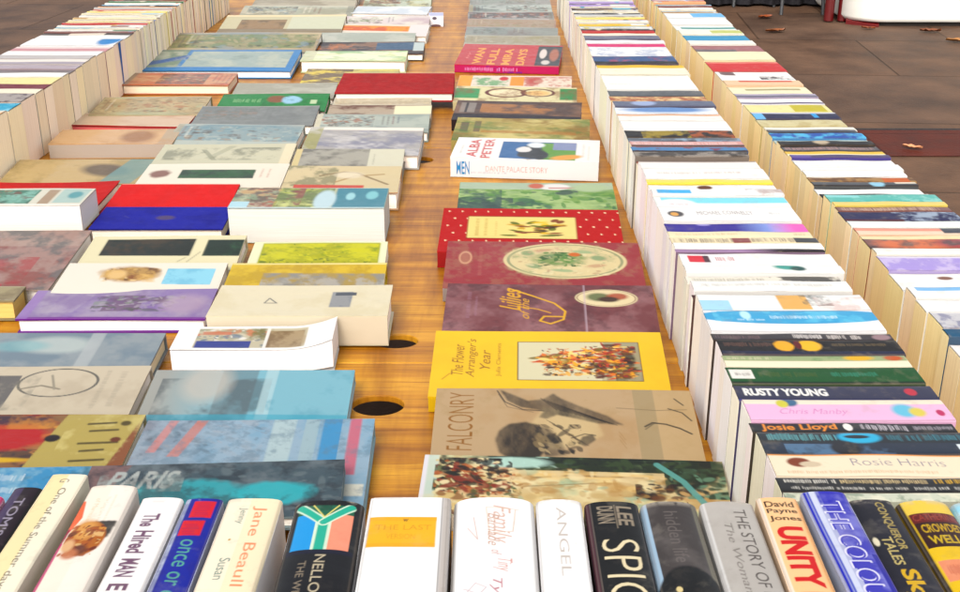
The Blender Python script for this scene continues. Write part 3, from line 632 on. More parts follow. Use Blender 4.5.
row3 = [
 (368, 354, 'peach', 'peach-tinted paperback at the right edge of the picture, nearest of the right row', A('f6e2d6', ('mottle', 'e09cac', 8, .5, .6, .5)), MR),
 (353, 339, 'white', 'white paperback spine just before the petrol blue one', A('faf7f4', ('marks', .3, .4, .7, .6, 'c0a8a8', .6, .009)), MR),
 (338, 331, 'teal', 'petrol blue paperback spine at the right edge of the picture', A('245c7c', ('marks', .3, .3, .8, .7, 'b8d4e0', .7, .01)), MR),
 (330, 314, 'pale grey', 'grey patterned paperback spine in the near right row', A('d4d2d4', ('mottle', '8c8ca4', 14, .48, .56, .8), ('rect', 0, 0, 1, .12, 'f6f4f0')), MR),
 (313, 301, 'white', 'white paperback spine between grey patterned and sky blue edged ones', A('faf8f3', ('marks', .3, .4, .65, .55, 'd8b0a8', .6, .009)), MR),
 (300, 289, 'pale blue', 'white paperback spine with a sky blue far edge', A('faf9f5', ('rect', .05, 0, 1, .38, '8cc0e8')), MR),
 (288, 271, 'white', 'fat white paperback spine with a tiny brown logo', A('fbf9f4', ('ell', .4, .3, .06, .1, '8a5a40', .3), ('marks', .55, .5, .98, .66, 'd0a8a0', .6, .009)), MR),
 (270, 256, 'lilac', 'lavender paperback spine in the right row', A('b4a4dc', ('mottle', 'd8cce8', 10, .45, .6, .8), ('rect', 0, .0, 1, .16, 'eae4f2')), MR),
 (255, 250, 'white', 'narrow white paperback between the lavender and burnt orange spines', A('f8f4ea'), MR),
 (249, 240, 'orange', 'burnt orange paperback spine with brown ends', A('5c2410', ('ell', .4, .5, .35, .6, 'd87820', .6), ('ell', .8, .5, .25, .5, 'a83418', .5), ('mottle', '2c120c', 6, .55, .62, .8)), MR),
 (239, 236, 'cream', 'thin cream paperback beyond the burnt orange spine', A('f2e2b8'), MR),
 (235, 229, 'peach', 'salmon paperback spine with a black right end', A('e89c84', ('rect', .0, .5, 1, 1, 'f4d8c0'), ('rect', .72, 0, 1, .8, '1c1c2c')), MR),
 (228, 223, 'white', 'pale mint-white paperback spine beside the navy patterned one', A('eef4f0'), MR),
 (222, 213, 'navy', 'navy paperback spine with a pale patterned right half', A('1f1d54', ('mottle', 'b0bccc', 7, .42, .52, .9, (.45, 0, 1, 1)), ('rect', 0, .8, .5, 1, '5c1c2c')), MR),
 (212, 208, 'brown', 'dusty rose paperback spine with dark letters', A('7c4438', ('marks', .04, .1, .9, .9, 'e8c8ac', .9, .012)), MR),
 (207, 204, 'yellow', 'thin straw yellow paperback in the right row', A('ecd480'), MR),
 (203, 196, 'teal', 'sea green paperback spine in the right row', A('58b8ac', ('mottle', 'a8dcd0', 8, .5, .62, .8), ('rect', 0, 0, .3, .4, '94d8d4')), MR),
 (195, 192, 'black', 'black paperback spine with a white right third', A('141218', ('rect', .74, 0, 1, 1, 'f4f4f0')), MR),
 (191, 186, 'white', 'white paperback spine between two black ones in the right row', A('faf8f4'), MR),
 (185, 182, 'black', 'black paperback spine with a pale blue patch at the middle', A('1c1418', ('ell', .62, .5, .07, .6, '9ccce0', .4), ('rect', .8, 0, 1, .5, 'e8dcc8')), MR),
 (181, 177, 'tan', 'tan and rust striped paperback spine in the right row', A('b08c5c', ('mottle', '5c3418', 6, .5, .58, .8), ('rect', .7, 0, .95, 1, 'c8703c')), MR),
 (176, 171, 'white', 'first of three white paperbacks beyond the tan and rust spine', A('fcfaf6'), MR),
 (170, 165, 'white', 'middle of three white paperbacks beyond the tan and rust spine', A('f8f5f0', ('marks', .1, .4, .6, .6, 'c8b8b0', .5, .01)), MR),
 (164, 160, 'white', 'last of three white paperbacks, touching the violet-grey spine', A('fbf9f5'), MR),
 (159, 157, 'purple', 'thin violet-grey paperback with a purple cover', A('5c5078', ('rect', .0, 0, .2, 1, '6c5ca0')), {'res': .0013, 'side': '54488c'}),
 (156, 152, 'yellow', 'mustard and cream paperback spine beside the violet-grey one', A('ecc868', ('rect', 0, .6, 1, 1, 'f4ecd0')), MR),
 (151, 147, 'brown', 'dark plum paperback spine with pink lettering', A('2c1418', ('marks', .03, .2, .95, .8, 'd0a098', .9, .012)), MR),
 (146, 143, 'black', 'black paperback spine with a beige fleck', A('201818', ('ell', .45, .4, .08, .5, 'c8b8a0', .5)), MR),
 (142, 139, 'pale grey', 'pale grey-green paperback spine before the bright blue one', A('c8d4cc'), MR),
 (138, 134, 'blue', 'bright blue paperback spine flecked with cyan', A('1c5cac', ('mottle', '6cc4e8', 6, .48, .56, .9)), MR),
 (133, 131, 'black', 'thin blue-black paperback beyond the bright blue spine', A('101830'), MR),
 (130, 127, 'white', 'thin ivory paperback between the blue-black and khaki spines', A('f6f0e0'), MR),
 (126, 120, 'tan', 'khaki cream paperback spine in the right row', A('d8cc9c', ('mottle', 'bca868', 6, .5, .6, .7)), MR),
 (119, 113, 'navy', 'navy paperback spine with a sky blue left end', A('1c1c4c', ('rect', 0, 0, .12, 1, '7cc0ec'), ('rect', 0, 0, 1, .25, 'd8d8e0'), ('rect', .7, .2, .76, .8, '4ca8e0')), MR),
 (112, 105, 'pale yellow', 'pale yellow paperback spine with an olive right end', A('f0e8b0', ('rect', .55, .1, .95, .9, 'ccc040')), MR),
 (104, 99, 'white', 'white paperback spine with a violet hairline', A('f8f4f2', ('rect', 0, .7, 1, .9, '5c5078')), MR),
 (98, 95, 'purple', 'thin violet striped paperback beyond the white hairline one', A('b0a4b8', ('rect', 0, .5, 1, .9, '4c4060')), MR),
 (94, 87, 'cream', 'cream paperback spine with an olive middle', A('f6ecc8', ('rect', .2, .3, .9, .5, 'a89c5c')), MR),
 (86, 82, 'peach', 'coral and cream paperback spine in the far right row', A('f0d0b0', ('rect', .2, 0, .9, .4, 'd87058')), MR),
 (81, 72, 'white', 'broad white paperback with dark flecks at both ends', A('fbf8f4', ('mottle', '5c1c24', 6, .45, .5, .9, (.05, 0, .25, .4)), ('mottle', '2c2428', 6, .45, .5, .9, (.55, .5, 1, .8))), MR),
 (71, 62, 'red', 'bright crimson paperback spine in the far right row', A('d0182c', ('rect', 0, 0, 1, .2, 'e88c80')), MR),
 (61, 53, 'cream', 'cream paperback between the crimson and brick red spines', A('f4ecc4'), MR),
 (52, 46, 'dark red', 'brick red paperback spine in the far right row', A('98241c', ('rect', 0, .6, .6, 1, '4c1418')), MR),
 (45, 42, 'white', 'thin white paperback between the brick red and azure spines', A('f4f0e8'), MR),
 (41, 36, 'turquoise', 'azure paperback spine in the far right row', A('2c9cc4'), MR),
 (35, 31, 'pale yellow', 'white paperback spine with a lime right half', A('f4f2e0', ('rect', .5, .2, 1, .8, 'c4c844')), MR),
 (30, 26, 'white', 'white paperback spine with a teal hairline', A('f4f4f0', ('rect', .1, .4, 1, .7, '4c9c94')), MR),
 (25, 19, 'white', 'white paperback before the one with sky blue right end', A('f8f5ee'), MR),
 (18, 13, 'blue', 'sky blue paperback spine with a white left part', A('f0f4f4', ('rect', .45, .1, 1, .9, '4cb0e0')), MR),
]
row1 = [
 (122, 112, 'peach', 'peach paperback at the left edge, nearest of the left-hand row', A('f0c090', ('rect', 0, 0, 1, .2, 'e8e0d0')), MR),
 (111, 104, 'turquoise', 'cyan-topped paperback at the left edge of the picture', A('38a8c8', ('mottle', 'a0dcec', 8, .5, .6, .8)), {'res': .0013, 'side': 'f0e4cc'}),
 (103, 95, 'pale grey', 'grey flecked paperback spine beyond the cyan-topped one', A('b0a8a4', ('mottle', '605058', 8, .5, .56, .9)), {'res': .0013, 'side': 'f0e0d0'}),
 (94, 90, 'white', 'ivory paperback between the grey flecked and maroon spines', A('f4ead6'), MR),
 (89, 85, 'dark red', 'maroon paperback spine with a maroon cover edge', A('7c1838'), MR),
 (84, 78, 'pale yellow', 'butter yellow paperback beyond the maroon spine', A('f4e6b0'), MR),
 (77, 74, 'white', 'white paperback beyond the butter yellow one', A('fbf8f2'), MR),
 (73, 70, 'brown', 'thin mud brown paperback spine in the left-hand row', A('6c5450'), MR),
 (69, 66, 'pale grey', 'thin grey and mauve paperback in the left-hand row', A('b0a0a8'), MR),
 (65, 61, 'white', 'white and lavender-edged paperback in the left-hand row', A('f0e8e0', ('rect', 0, .6, 1, 1, 'b0a8b0')), MR),
 (60, 57, 'pale grey', 'pale lilac-grey paperback in the left-hand row', A('c0b8b4'), MR),
 (56, 52, 'white', 'white paperback before the dusty pink one on the left', A('f6f2ee'), MR),
 (51, 47, 'pink', 'dusty pink paperback spine in the left-hand row', A('d0a0a4', ('rect', 0, 0, 1, .4, 'f0e0dc')), MR),
 (46, 40, 'blue', 'white-spined paperback with a bright blue cover seen end-on', A('f8f8f8', ('ell', .88, .3, .12, .6, '3c8cc8', .4)), {'res': .0013, 'wedge': True}),
 (39, 36, 'white', 'white paperback touching the one with bright blue cover', A('faf8f4'), MR),
 (35, 33, 'charcoal', 'thin charcoal paperback beyond the bright blue cover', A('5c5450', ('rect', .3, 0, .7, 1, 'e8dccc')), MR),
]
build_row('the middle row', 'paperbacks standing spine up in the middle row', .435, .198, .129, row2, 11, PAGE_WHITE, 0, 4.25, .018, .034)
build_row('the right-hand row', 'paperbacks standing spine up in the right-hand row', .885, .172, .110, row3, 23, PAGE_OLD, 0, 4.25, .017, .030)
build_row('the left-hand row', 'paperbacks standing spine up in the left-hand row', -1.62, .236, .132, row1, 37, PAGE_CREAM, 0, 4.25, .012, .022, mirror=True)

# ------------------------------------------------------------------ front row of hardbacks
def front(label, x0, y0, x1, H, art, L=.235, side=None, nexp=2.4, sagk=.16, cover='jacket', gap=.003, hb=True, page=PAGE_WHITE, dy=-0.008):
    h = H
    P0 = at(x0, y0, h - .006); P1 = at(x1, y0, h - .006); t = (P1 - P0).length
    seed = int(abs(x0) * 7 + 3)
    return upright_book('hardback', label, 'hardback', 'hardbacks standing spine up along the near edge',
                 ((P0.x + P1.x) / 2, (P0.y + P1.y) / 2 + dy, TZ + .0008), (0, 0, R(-90) + R(random.Random(seed).uniform(-.8, .8))), L, h, t - .0006, art,
                 res=.0007, hb=hb, side=side, sag=t * sagk, nexp=nexp, material=cover, Lvis=.135, seed=seed, page=page)
front('hardback with a magenta-pink edge at the lower left corner', -34, 496, 9, .155, A('e8e4ec', ('rect', 0, 0, 1.8, .35, 'd0307c')))
front('dark plum hardback with silver capitals down its spine', 18, 489, 48, .152, A('2a1824', ('grad', '6c5c7c', 0, .0, .0), ('rect', 0, .62, 1.8, 1, '5a4c72', .6), ('text', "TOM'S DEVIL", .12, .34, .9, .66, 'a8a0b0'), ('rect', 0, 0, 1.8, .12, '120a10')), side='f0eaf4')
front('cream and yellow hardback with a column of dark italics', 56, 476, 92, .160, A('f8f0dc', ('rect', 0, .5, 1.8, 1, 'f2dc98', .55), ('text', 'G', .05, .4, .09, .66, '8c8478'), ('text', 'One of the Summer days', .15, .34, 1.15, .6, '6c6050', 0)), sagk=.06, nexp=3)
def art_cat(c):
    c.fill('faf0e6'); c.rect(0, .5, 1.8, 1, 'f6ead8', .5)
    for k in range(6): c.marks(.1 + k * .001, .3, .42, .36, 'e8d8c0', .2, .02)
    c.text('The Long Lane Home', .12, .42, .42, .52, 'e4d0b4'); c.text('of Marmalade', .14, .6, .42, .7, 'e4d0b4')
    c.line([(.18, 1.0), (.34, .9), (.46, .99)], .008, 'ec7030', .95); c.line([(.46, .97), (.62, 1.0)], .005, 'a01c50', .95); c.line([(.6, .99), (1.1, .98)], .006, 'c4247c', .9)
    c.poly([(.36, .06), (.52, .10), (.60, .30), (.46, .5), (.38, .5)], '1c0c12', .95, 2); c.ell(.55, .52, .17, .38, 'b4702c', .12); c.ell(.47, .60, .10, .24, 'd8a468', .6)
    c.dabs((.42, .2, .72, .9), ['d8a060', 'b06828', '8c4818', 'e4c08c', 'a85a24', '6c2c14'], 70, .03, rot=.4); c.ell(.66, .5, .05, .14, '5c2410', .6, .8); c.ell(.70, .66, .05, .16, 'c4805c', .6, .9); c.ell(.62, .78, .06, .12, 'e0b890', .6)
front('cream hardback with a ginger cat picture on its spine', 94, 487, 141, .158, art_cat, sagk=.12, side='f2e8e0', nexp=3)
front('white hardback with tall plum-grey lettering beginning The', 145, 499, 187, .153, A('fbf8f6', ('marks', .03, .3, .06, .8, 'c8bcb4', .6, .004), ('text', 'The', .17, .36, .30, .74, '7c5c74', 0, 0, .03), ('text', 'Hired', .34, .34, .56, .76, '7c5c74', 0, 0, .03), ('text', 'MAN', .61, .34, .78, .76, '7c5c74', 0, 0, .03), ('text', 'E', .84, .34, .90, .76, '7c5c74', 0, 0, .03)), sagk=.12, nexp=3)
def art_blue(c):
    c.fill('1c2c9c'); c.rect(0, .86, 1.8, 1, 'c4cce0'); c.mottle('28207c', 6, .5, .7, .6)
    c.rect(.03, .14, .20, .72, 'd81c38', .95); c.rect(.23, .24, .38, .82, 'd81c38', .95); c.marks(.04, .2, .20, .68, '8c1c60', .5, .02); c.marks(.23, .3, .38, .78, '8c1c60', .5, .02)
    c.text('once or ever', .42, .34, 1.12, .66, '68a89c', shear=.1)
front('dark blue hardback with red block letters and pale teal title', 189, 500, 226, .152, art_blue, side='c8cce0', sagk=.1)
def art_jane(c):
    c.fill('faeccf'); c.rect(0, .55, 1.8, 1, 'fbf2e2', .6)
    c.text('Jane Beaull US', .08, .22, 1.12, .48, 'e8a07c')
    c.text('Jenny', .1, .56, .26, .72, '6c8c84'); c.text('Susan', .6, .56, .8, .74, '6c8c84'); c.ell(.42, .7, .01, .02, 'c0a040', .3)
front('cream hardback with orange title and small teal words', 230, 500, 285, .153, art_jane, sagk=.1, side='fdf8f4', nexp=3)
def art_y(c):
    c.fill('15131a')
    c.rect(.05, .12, .50, .9, '2c6c54')
    c.rect(.14, .56, .50, .9, '1fa0dc', 1); c.rect(.14, .12, .50, .46, 'f4a48c', 1)
    c.rect(.22, .44, .50, .60, '48b49c'); c.line([(.22, .61), (.50, .61)], .0024, 'dcecd8'); c.line([(.22, .43), (.50, .43)], .0024, 'dcecd8')
    for s in (1, -1):
        c.line([(.22, .52), (.07, .52 + s * .34)], .009, 'dcecd8'); c.line([(.22, .52), (.06, .52 + s * .36)], .0062, '48b49c')
    c.rect(.05, .44, .10, .60, '1f5844'); c.line([(.05, .7), (.17, .52), (.05, .34)], .0012, 'e8dc90')
    c.rect(.49, .05, .53, .95, '121430')
    c.text('NELLOX I', .54, .40, 1.02, .54, 'c8bca4'); c.text('THE WILL MEN', .60, .64, 1.15, .74, '948878')
front('black hardback with a blue, green and salmon Y emblem', 296, 502, 366, .156, art_y, sagk=.16, side='f4f4f8')
def art_white(c):
    c.fill('fdfcfb'); c.rect(0, 0, 1.8, .09, 'c9c2bc'); c.rect(0, .095, 1.8, .11, '8c8480')
    c.rect(.20, .16, .50, .96, 'f3bf45'); c.rect(.20, .16, .24, .96, 'f0b840'); c.text('w', .22, .5, .25, .56, '3c2c10', rot=90)
    c.text('THE LAST', .28, .22, .33, .88, 'd8a440', rot=90); c.text('VERSION', .37, .4, .42, .74, 'dca848', rot=90); c.rect(.46, .16, .50, .96, 'eaae38', .5)
front('broad white hardback with an amber label near its top', 371, 499, 452, .158, art_white, sagk=.07, nexp=5)
def art_script(c):
    c.fill('fcfbfa'); c.rect(0, .97, 1.8, 1, 'b8b4b0')
    c.text('Family', .08, .30, .46, .58, 'dcc0b4', shear=.3); c.line([(.12, .2), (.10, .6), (.36, .56), (.34, .28), (.12, .24)], .0009, 'dcc0a8', .8)
    c.text('Barnade', .16, .44, .48, .58, 'ccac9c', shear=.4); c.line([(.2, .75), (.42, .7), (.3, .82)], .0009, 'd8c0b8')
    c.text('of', .52, .42, .57, .54, 'd8b0a8', shear=.3); c.text('Tiny', .60, .3, .72, .52, 'd8a8a0', shear=.3); c.text('Ty', .78, .42, .92, .56, 'c48c94', shear=.3)
    c.line([(.86, .85), (.92, .68), (.86, .6), (.82, .72), (.9, .82)], .0009, 'd0bcc0', .9)
front('broad white hardback with faint brown script, rounded spine', 454, 499, 534, .159, art_script, sagk=.17, nexp=2.6)
front('narrow white hardback with faint upright grey capitals', 535, 501, 581, .158, A('fdfbfa', ('text', 'ANGEL', .08, .38, .74, .58, 'ccc4bc'), ('marks', .2, .22, .7, .27, 'e4dcd8', .7, .01)), sagk=.15)
def art_spica(c):
    c.fill('14100f'); c.rect(0, .93, 1.8, 1, '5c2438', .8); c.rect(0, .9, 1.8, .915, 'a09088', .6)
    c.text('LEE', .05, .16, .24, .44, '9c9080', rot=0, bold=.02); c.text('DUNN', .05, .5, .22, .8, '9c9080', bold=.02); c.line([(.04, .47), (.27, .47)], .0009, '8c8070')
    c.text('SPICA', .38, .16, 1.2, .80, 'e9dcbc', bold=-.012)
front('black hardback with large cream SPICA lettering', 583, 503, 637, .157, art_spica, sagk=.14, side='382028')
def art_grey(c):
    c.fill('4a4442'); c.mottle('6c6664', 5, .45, .7, .8); c.rect(0, .9, 1.8, 1, 'b4cce0', .9)
    c.rect(0, 0, 1.8, .12, '8c8878', .6)
    c.ell(1.05, .5, .42, .62, '0e0b0c', .06)
    c.text('hidden life', .10, .40, .60, .64, '7c7470', al=.6); c.ell(.84, .7, .025, .05, 'e0cfa0', .3); c.ell(.92, .72, .015, .03, 'd8c8a0', .3)
front('smoky grey hardback with a black arch and faint lettering', 638, 503, 695, .158, art_grey, sagk=.2, side='a8bccc')
def art_story(c):
    c.fill('bdb8b2'); c.mottle('c8c4be', 6, .45, .65, .4); c.rect(0, .92, 1.8, 1, 'e0dedc'); 
    c.text('THE STORY OF', .08, .22, .82, .44, '5c5450'); c.text("The Woman's", .22, .54, .95, .68, '8c8680', shear=.2); c.text('D', .86, .2, .96, .4, '5c5450')
front('silver-grey hardback titled THE STORY OF', 697, 503, 751, .157, art_story, sagk=.14)
def art_unity(c):
    c.fill('f9cfa2'); c.rect(0, .9, 1.8, 1, 'f4e4d4'); c.rect(0, 0, 1.8, .1, 'f4bc88', .6)
    for i, s in enumerate(('David', 'Payne', 'Jones')): c.text(s, .04 + i * .075, .16 - i * .03, .10 + i * .075, .86, '4c3420', rot=90, bold=.02)
    c.text('UNITY MUR', .30, .18, 1.30, .80, 'd0261c', bold=.05)
front('peach hardback with bold red UNITY lettering', 753, 499, 794, .158, art_unity, sagk=.1)
def art_blue2(c):
    c.fill('b9bdd8'); c.rect(0, 0, 1.8, .62, '4a48b4'); c.mottle('8c8cd0', 8, .45, .6, .8, (.0, 0, 1.6, .62))
    c.rect(0, .9, 1.8, .96, '1c2cb4'); c.rect(0, .72, 1.8, .84, 'd4d8ea'); c.rect(0, .84, 1.8, .88, '4050b8'); c.mottle('2c2cb0', 4, .5, .56, .9, (0, .08, .2, .7))
    c.text('THE COLOUR', .10, .24, 1.10, .70, 'e6e4f4', bold=.015); c.text('THE COLOUR', .108, .28, 1.10, .66, '4440b4', bold=-.01)
    c.rect(.62, 0, 1.8, .16, '2c28a0')
front('violet-blue hardback with outlined silver capitals, leaning right', 797, 493, 842, .164, art_blue2, side='c0c8dc', sagk=.1)
def art_bg(c):
    c.fill('24232e'); c.mottle('302e3c', 6, .5, .65, .5)
    c.text('CONQUEROR', .03, .26, .50, .48, 'b8a670', bold=.01); c.text('TALES', .38, .50, .64, .72, 'c8b884', bold=.01); c.text('Sky', .68, .34, .98, .8, 'd8b438', bold=.03); c.ell(.42, .85, .04, .06, 'e8e0c8', .4)
front('black hardback with crowded gold lettering, beside the yellow one', 843, 501, 888, .156, art_bg, side='8c8890', sagk=.12)
def art_yel(c):
    c.fill('e6c53a'); c.rect(0, 0, .14, 1, 'ecd070'); c.rect(0, .92, 1.8, 1, '3c3020')
    c.rect(.13, .04, .46, .9, '3c1c18'); c.rect(.13, .04, .22, .9, '6c2420')
    c.text('CATHERINE', .14, .08, .20, .86, '9c4c40', rot=90); c.text('CROWDED', .24, .10, .32, .82, 'c8a848', rot=90, bold=.02); c.text('WELLS', .35, .14, .43, .80, 'd0b450', rot=90, bold=.02)
    c.rect(.58, .12, .76, .88, 'e49c7c'); c.marks(.62, .2, .72, .8, 'b0584c', .8, .01, rot=90)
front('bright yellow hardback with a maroon title band', 891, 502, 945, .157, art_yel, sagk=.2, side='5c5450')
front('pale sky blue hardback at the lower right corner', 946, 503, 1004, .156, A('9fd6ea', ('mottle', 'd0ecf4', 6, .5, .62, .8), ('marks', .3, .3, 1.1, .7, 'f4f8fa', .8, .02)), sagk=.16)
front('ivory hardback past the lower right corner', 1006, 503, 1060, .156, A('efe6d2', ('marks', .1, .3, 1.1, .7, '5c4c3c', .8, .02)))

# ------------------------------------------------------------------ books lying flat: cover artwork
def wash(base, *cols, n=5, al=.8, ax=1, ay=1):
    def art(c):
        c.fill(base)
        r = random.Random(int(c.rng.randint(10 ** 6)))
        for k in cols: c.mottle(k, n, .44, .60, al * .8, ax=ax, ay=ay)
        if len(cols) > 1 and n < 7:
            u = r.choice([.05, .08, .3, .45]); w_ = r.uniform(.35, .5); lay = r.random()
            pc = list(cols) + [base, r.choice(['4c4038', '3c4440', '5c3c28']), r.choice(['b08858', '8ca0a8', 'a86c50', 'e0d4b8', '7c8c5c'])]; r.shuffle(pc)
            if lay < .35: u, w_ = .02, .96
            c.rect(u, .12, u + w_, .95, pc[0], .7); c.dabs((u, .12, u + w_, .95), pc, 150, .038, al=.5); c.mottle(pc[1], 12, .5, .6, .4, (u, .12, u + w_, .95))
            v = (u + w_ + .06) if u + w_ < .8 else .06
            for j in range(r.choice([2, 3, 4])): c.marks(v + j * .045, .15, v + j * .045 + .024, r.uniform(.7, .92), r.choice(['5c5048', '7c3c34', 'f0e8d8', '3c4860']), .8, .011, rot=90)
            c.rect(r.choice([0, .94]), 0, r.choice([.05, 1]), 1.3, r.choice(['e8dcc0', '8c8c80', 'b8a888']), .6)
        c.rect(0, 0, 1, .02, 'ece4d4', .6)
    return art
def art_r1(c):      # impressionist garden
    c.fill('d8c89c'); c.mottle('9cb89c', 5, .5, .6, .8); c.mottle('e8dcb4', 7, .52, .6, .9, ax=.5); c.mottle('b89058', 8, .55, .62, .8, ax=.6)
    c.rect(0, 0, .05, 1.4, 'c9d8d0', .8); c.rect(0, 0, .015, 1.4, 'e4e0e4')
    c.mottle('2c3420', 8, .47, .53, .95, box=(.05, 0, .30, .55)); c.mottle('b0642c', 10, .52, .57, .9, box=(.05, .1, .34, .9)); c.mottle('e8d8b0', 9, .54, .6, .9, box=(.1, .1, .4, .9))
    c.ell(.62, .06, .42, .17, '26301c', .25, 1, .03, .5); c.ell(.36, .12, .15, .10, 'bcd8cc', .4, .9); c.ell(.52, .06, .12, .07, 'a8d0c0', .5, .9)
    c.ell(.88, .26, .13, .28, '3c5038', .5, .9, .2, .4); c.line([(.78, .1), (.86, .4), (.92, .8)], .009, '6ca49c', .9); c.line([(.80, .1), (.97, .75)], .004, 'd8dcb8', .8)
    c.ell(.6, .34, .3, .05, 'e4c48c', .6, .8); c.line([(.32, .42), (.5, .34), (.74, .36)], .003, '6c4c20', .7); c.line([(.34, .56), (.6, .46), (.8, .5)], .002, '7c5c2c', .6)
    c.ell(.74, .66, .06, .09, '241810', .4, 1, 0, .5); c.ell(.81, .52, .03, .05, '3c2414', .4, .9)
    c.ell(.2, .8, .16, .08, 'e8d4a8', .6, .9)
    c.dabs((.04, .05, .34, 1.1), ['2c3420', 'b0642c', 'e4d4a8', '8c5c28', '4c5c34', 'd8c08c', '6c3418'], 260, .022, seed=3)
    c.dabs((.34, .0, .86, .2), ['26301c', '3c4c2c', '1c2414', '5c6c4c', 'a8c0b0'], 120, .03, rot=0, seed=4)
    c.dabs((.3, .22, 1, 1.1), ['d8c49c', 'e8d8b0', 'b89460', 'c8b080', 'a8b89c', 'e4c890'], 240, .035, rot=0, seed=5, al=.6)
    c.dabs((.30, .0, .96, .26), ['141c10', '1c2814', '26301c', '3c4c2c'], 170, .035, rot=0, seed=14); c.ell(.30, .12, .12, .10, 'bcd8cc', .4, .9); c.dabs((.80, .15, 1, .7), ['26341c', '3c5038', '1c2814', '6c8c74'], 90, .035, seed=15); c.dabs((.05, .05, .3, .7), ['141810', '2c1c10', '1c2414', '8c3c1c', 'f0e0b8'], 120, .022, seed=16)
    c.dabs((.70, .45, .88, .8), ['2c1c10', '4c3418', 'c8a878', '6c4424'], 40, .02, seed=6); c.line([(.78, .1), (.86, .4), (.92, .8)], .007, '6ca49c', .9)
def art_falcon(c):
    T = 'bca484'
    c.fill(T); c.mottle('b09068', 4, .5, .7, .5); c.rect(.77, 0, .85, 1.6, '9c9070', .55); c.mottle('a89068', 12, .55, .7, .35)
    c.rect(.85, 0, 1, 1.6, 'c4ac84', .5)
    # hooded falcon in pencil, lying on its side
    c.poly([(.42, .30), (.52, .36), (.62, .50), (.64, .72), (.56, .86), (.44, .94), (.36, .6)], 'd0bc94', .8, 8, .3)
    c.poly([(.235, .80), (.25, .66), (.29, .56), (.35, .53), (.40, .58), (.42, .72), (.43, .9), (.40, 1.05), (.30, 1.1), (.25, .98)], '24201e', .95, 4, .25)
    c.poly([(.38, .56), (.44, .62), (.48, .78), (.50, 1.0), (.42, 1.05), (.40, .8)], '4c4238', .75, 7, .5)
    c.dabs((.37, .56, .56, 1.0), ['3a342e', '6c5c48', '8c7a5c', '2c2824', 'b8a480'], 70, .022, rot=.9, al=.7)
    c.poly([(.25, .02), (.30, .10), (.36, .20), (.42, .17), (.46, .08), (.49, .16), (.56, .28), (.66, .42), (.72, .56), (.62, .54), (.54, .47), (.47, .42), (.43, .48), (.40, .46), (.42, .36), (.33, .30), (.28, .20)], '38322c', .9, 3, .35)
    c.dabs((.40, .14, .70, .52), ['2c2824', '4c443a', '3a342e', '6c5e4c'], 50, .024, rot=.75, al=.55) if False else None
    for k in range(16): c.line([(.41 + k * .013, .16 + k * .019), (.47 + k * .015, .34 + k * .015)], .0016, '1f1b18', .55)
    for k in range(12): c.line([(.43 + k * .010, .50 + k * .026), (.46 + k * .011, .56 + k * .028)], .0012, '5c4e3c', .6)
    c.line([(.24, .04), (.27, .22), (.34, .34), (.42, .36)], .0018, '4c4238', .9); c.line([(.245, .1), (.28, .3), (.38, .38)], .0010, '6c5c48', .8)
    c.poly([(.54, .84), (.56, .74), (.60, .70), (.61, .78), (.57, .88)], '3c342c', .8, 2, .3); c.line([(.52, .76), (.57, .70), (.61, .72)], .0018, '3c342c', .8)
    c.line([(.80, .58), (.83, .52), (.88, .54), (.93, .60), (.97, .68)], .0024, '2c241c', .9); c.line([(.70, .30), (.85, .33), (.97, .31)], .001, '6c5c44', .8)
    c.line([(.93, .14), (.96, .24)], .002, '4c4030', .9); c.line([(.90, .30), (.95, .36), (.98, .48)], .002, '4c4030', .9); c.line([(.84, .52), (.80, .62)], .0014, '4c4030', .8)
    c.text('FALCONRY', .055, .07, .15, .96, '94682c', rot=90, bold=-.012)
    c.rect(.155, .0, .16, 1.6, 'ac8c60', .0)
    for v in (.66, .72, .78): c.line([(.70, v), (.72, v + .12)], .001, '9c7c50', .5)
def art_flower(c):
    c.fill('ecc848'); c.mottle('e4bc38', 3, .5, .7, .5)
    c.rect(.365, .19, .895, .86, '6c5430'); c.rect(.37, .20, .89, .85, 'd9d2b4')
    c.rect(.74, .2, .89, .85, '8c866c', .7); c.mottle('a49878', 5, .5, .62, .6, (.72, .2, .89, .85))
    b = (.37, .2, .89, .85)
    rg = np.random.RandomState(4)
    for k in range(170):
        t = rg.rand(); u = .44 + .42 * t ** .75; sp = .05 + .24 * min(1, t * 1.5); v = .52 + rg.uniform(-1, 1) * sp
        col = ['8c2c14', 'e08420', 'c8541c', 'f0b448', '5c3418', '7c6c24', 'a83c18', 'f4d890', '3c2a18'][rg.randint(9)]
        if .38 < u < .88 and .23 < v < .83: c.ell(u, v, rg.uniform(.006, .022), rg.uniform(.02, .055), col, .4, .9, rg.rand() * 3)
    for k in range(14):
        v = .52 + rg.uniform(-.2, .2); c.line([(.60, .52), (.45 + rg.rand() * .1, v)], .0014, '9c7c2c', .8)
    c.ell(.84, .5, .03, .14, '2c2218', .5, .8); c.mottle('2c2418', 9, .55, .62, .8, (.78, .66, .89, .85))
    c.text('The Flower', .085, .24, .135, .78, '9c6c14', rot=90, shear=.3); c.text("Arranger's", .145, .14, .195, .82, '9c6c14', rot=90, shear=.3); c.text('Year', .205, .34, .25, .68, '9c6c14', rot=90, shear=.3)
    c.text('Julia Clements', .275, .22, .30, .80, 'a87820', rot=90)
    c.dabs((.47, .30, .86, .78), ['8c2c14', 'e08420', 'b84818', 'f0b448', '4c2a14', 'd8a040', '3c2410'], 260, .014, seed=12, al=.8)
    c.dabs((.66, .26, .88, .82), ['5c2410', 'a83c18', '3c2414', '8c5424', '6c4c28'], 110, .018, seed=13, al=.7)
    c.line([(.05, .86), (.08, .76)], .0016, 'c09020')
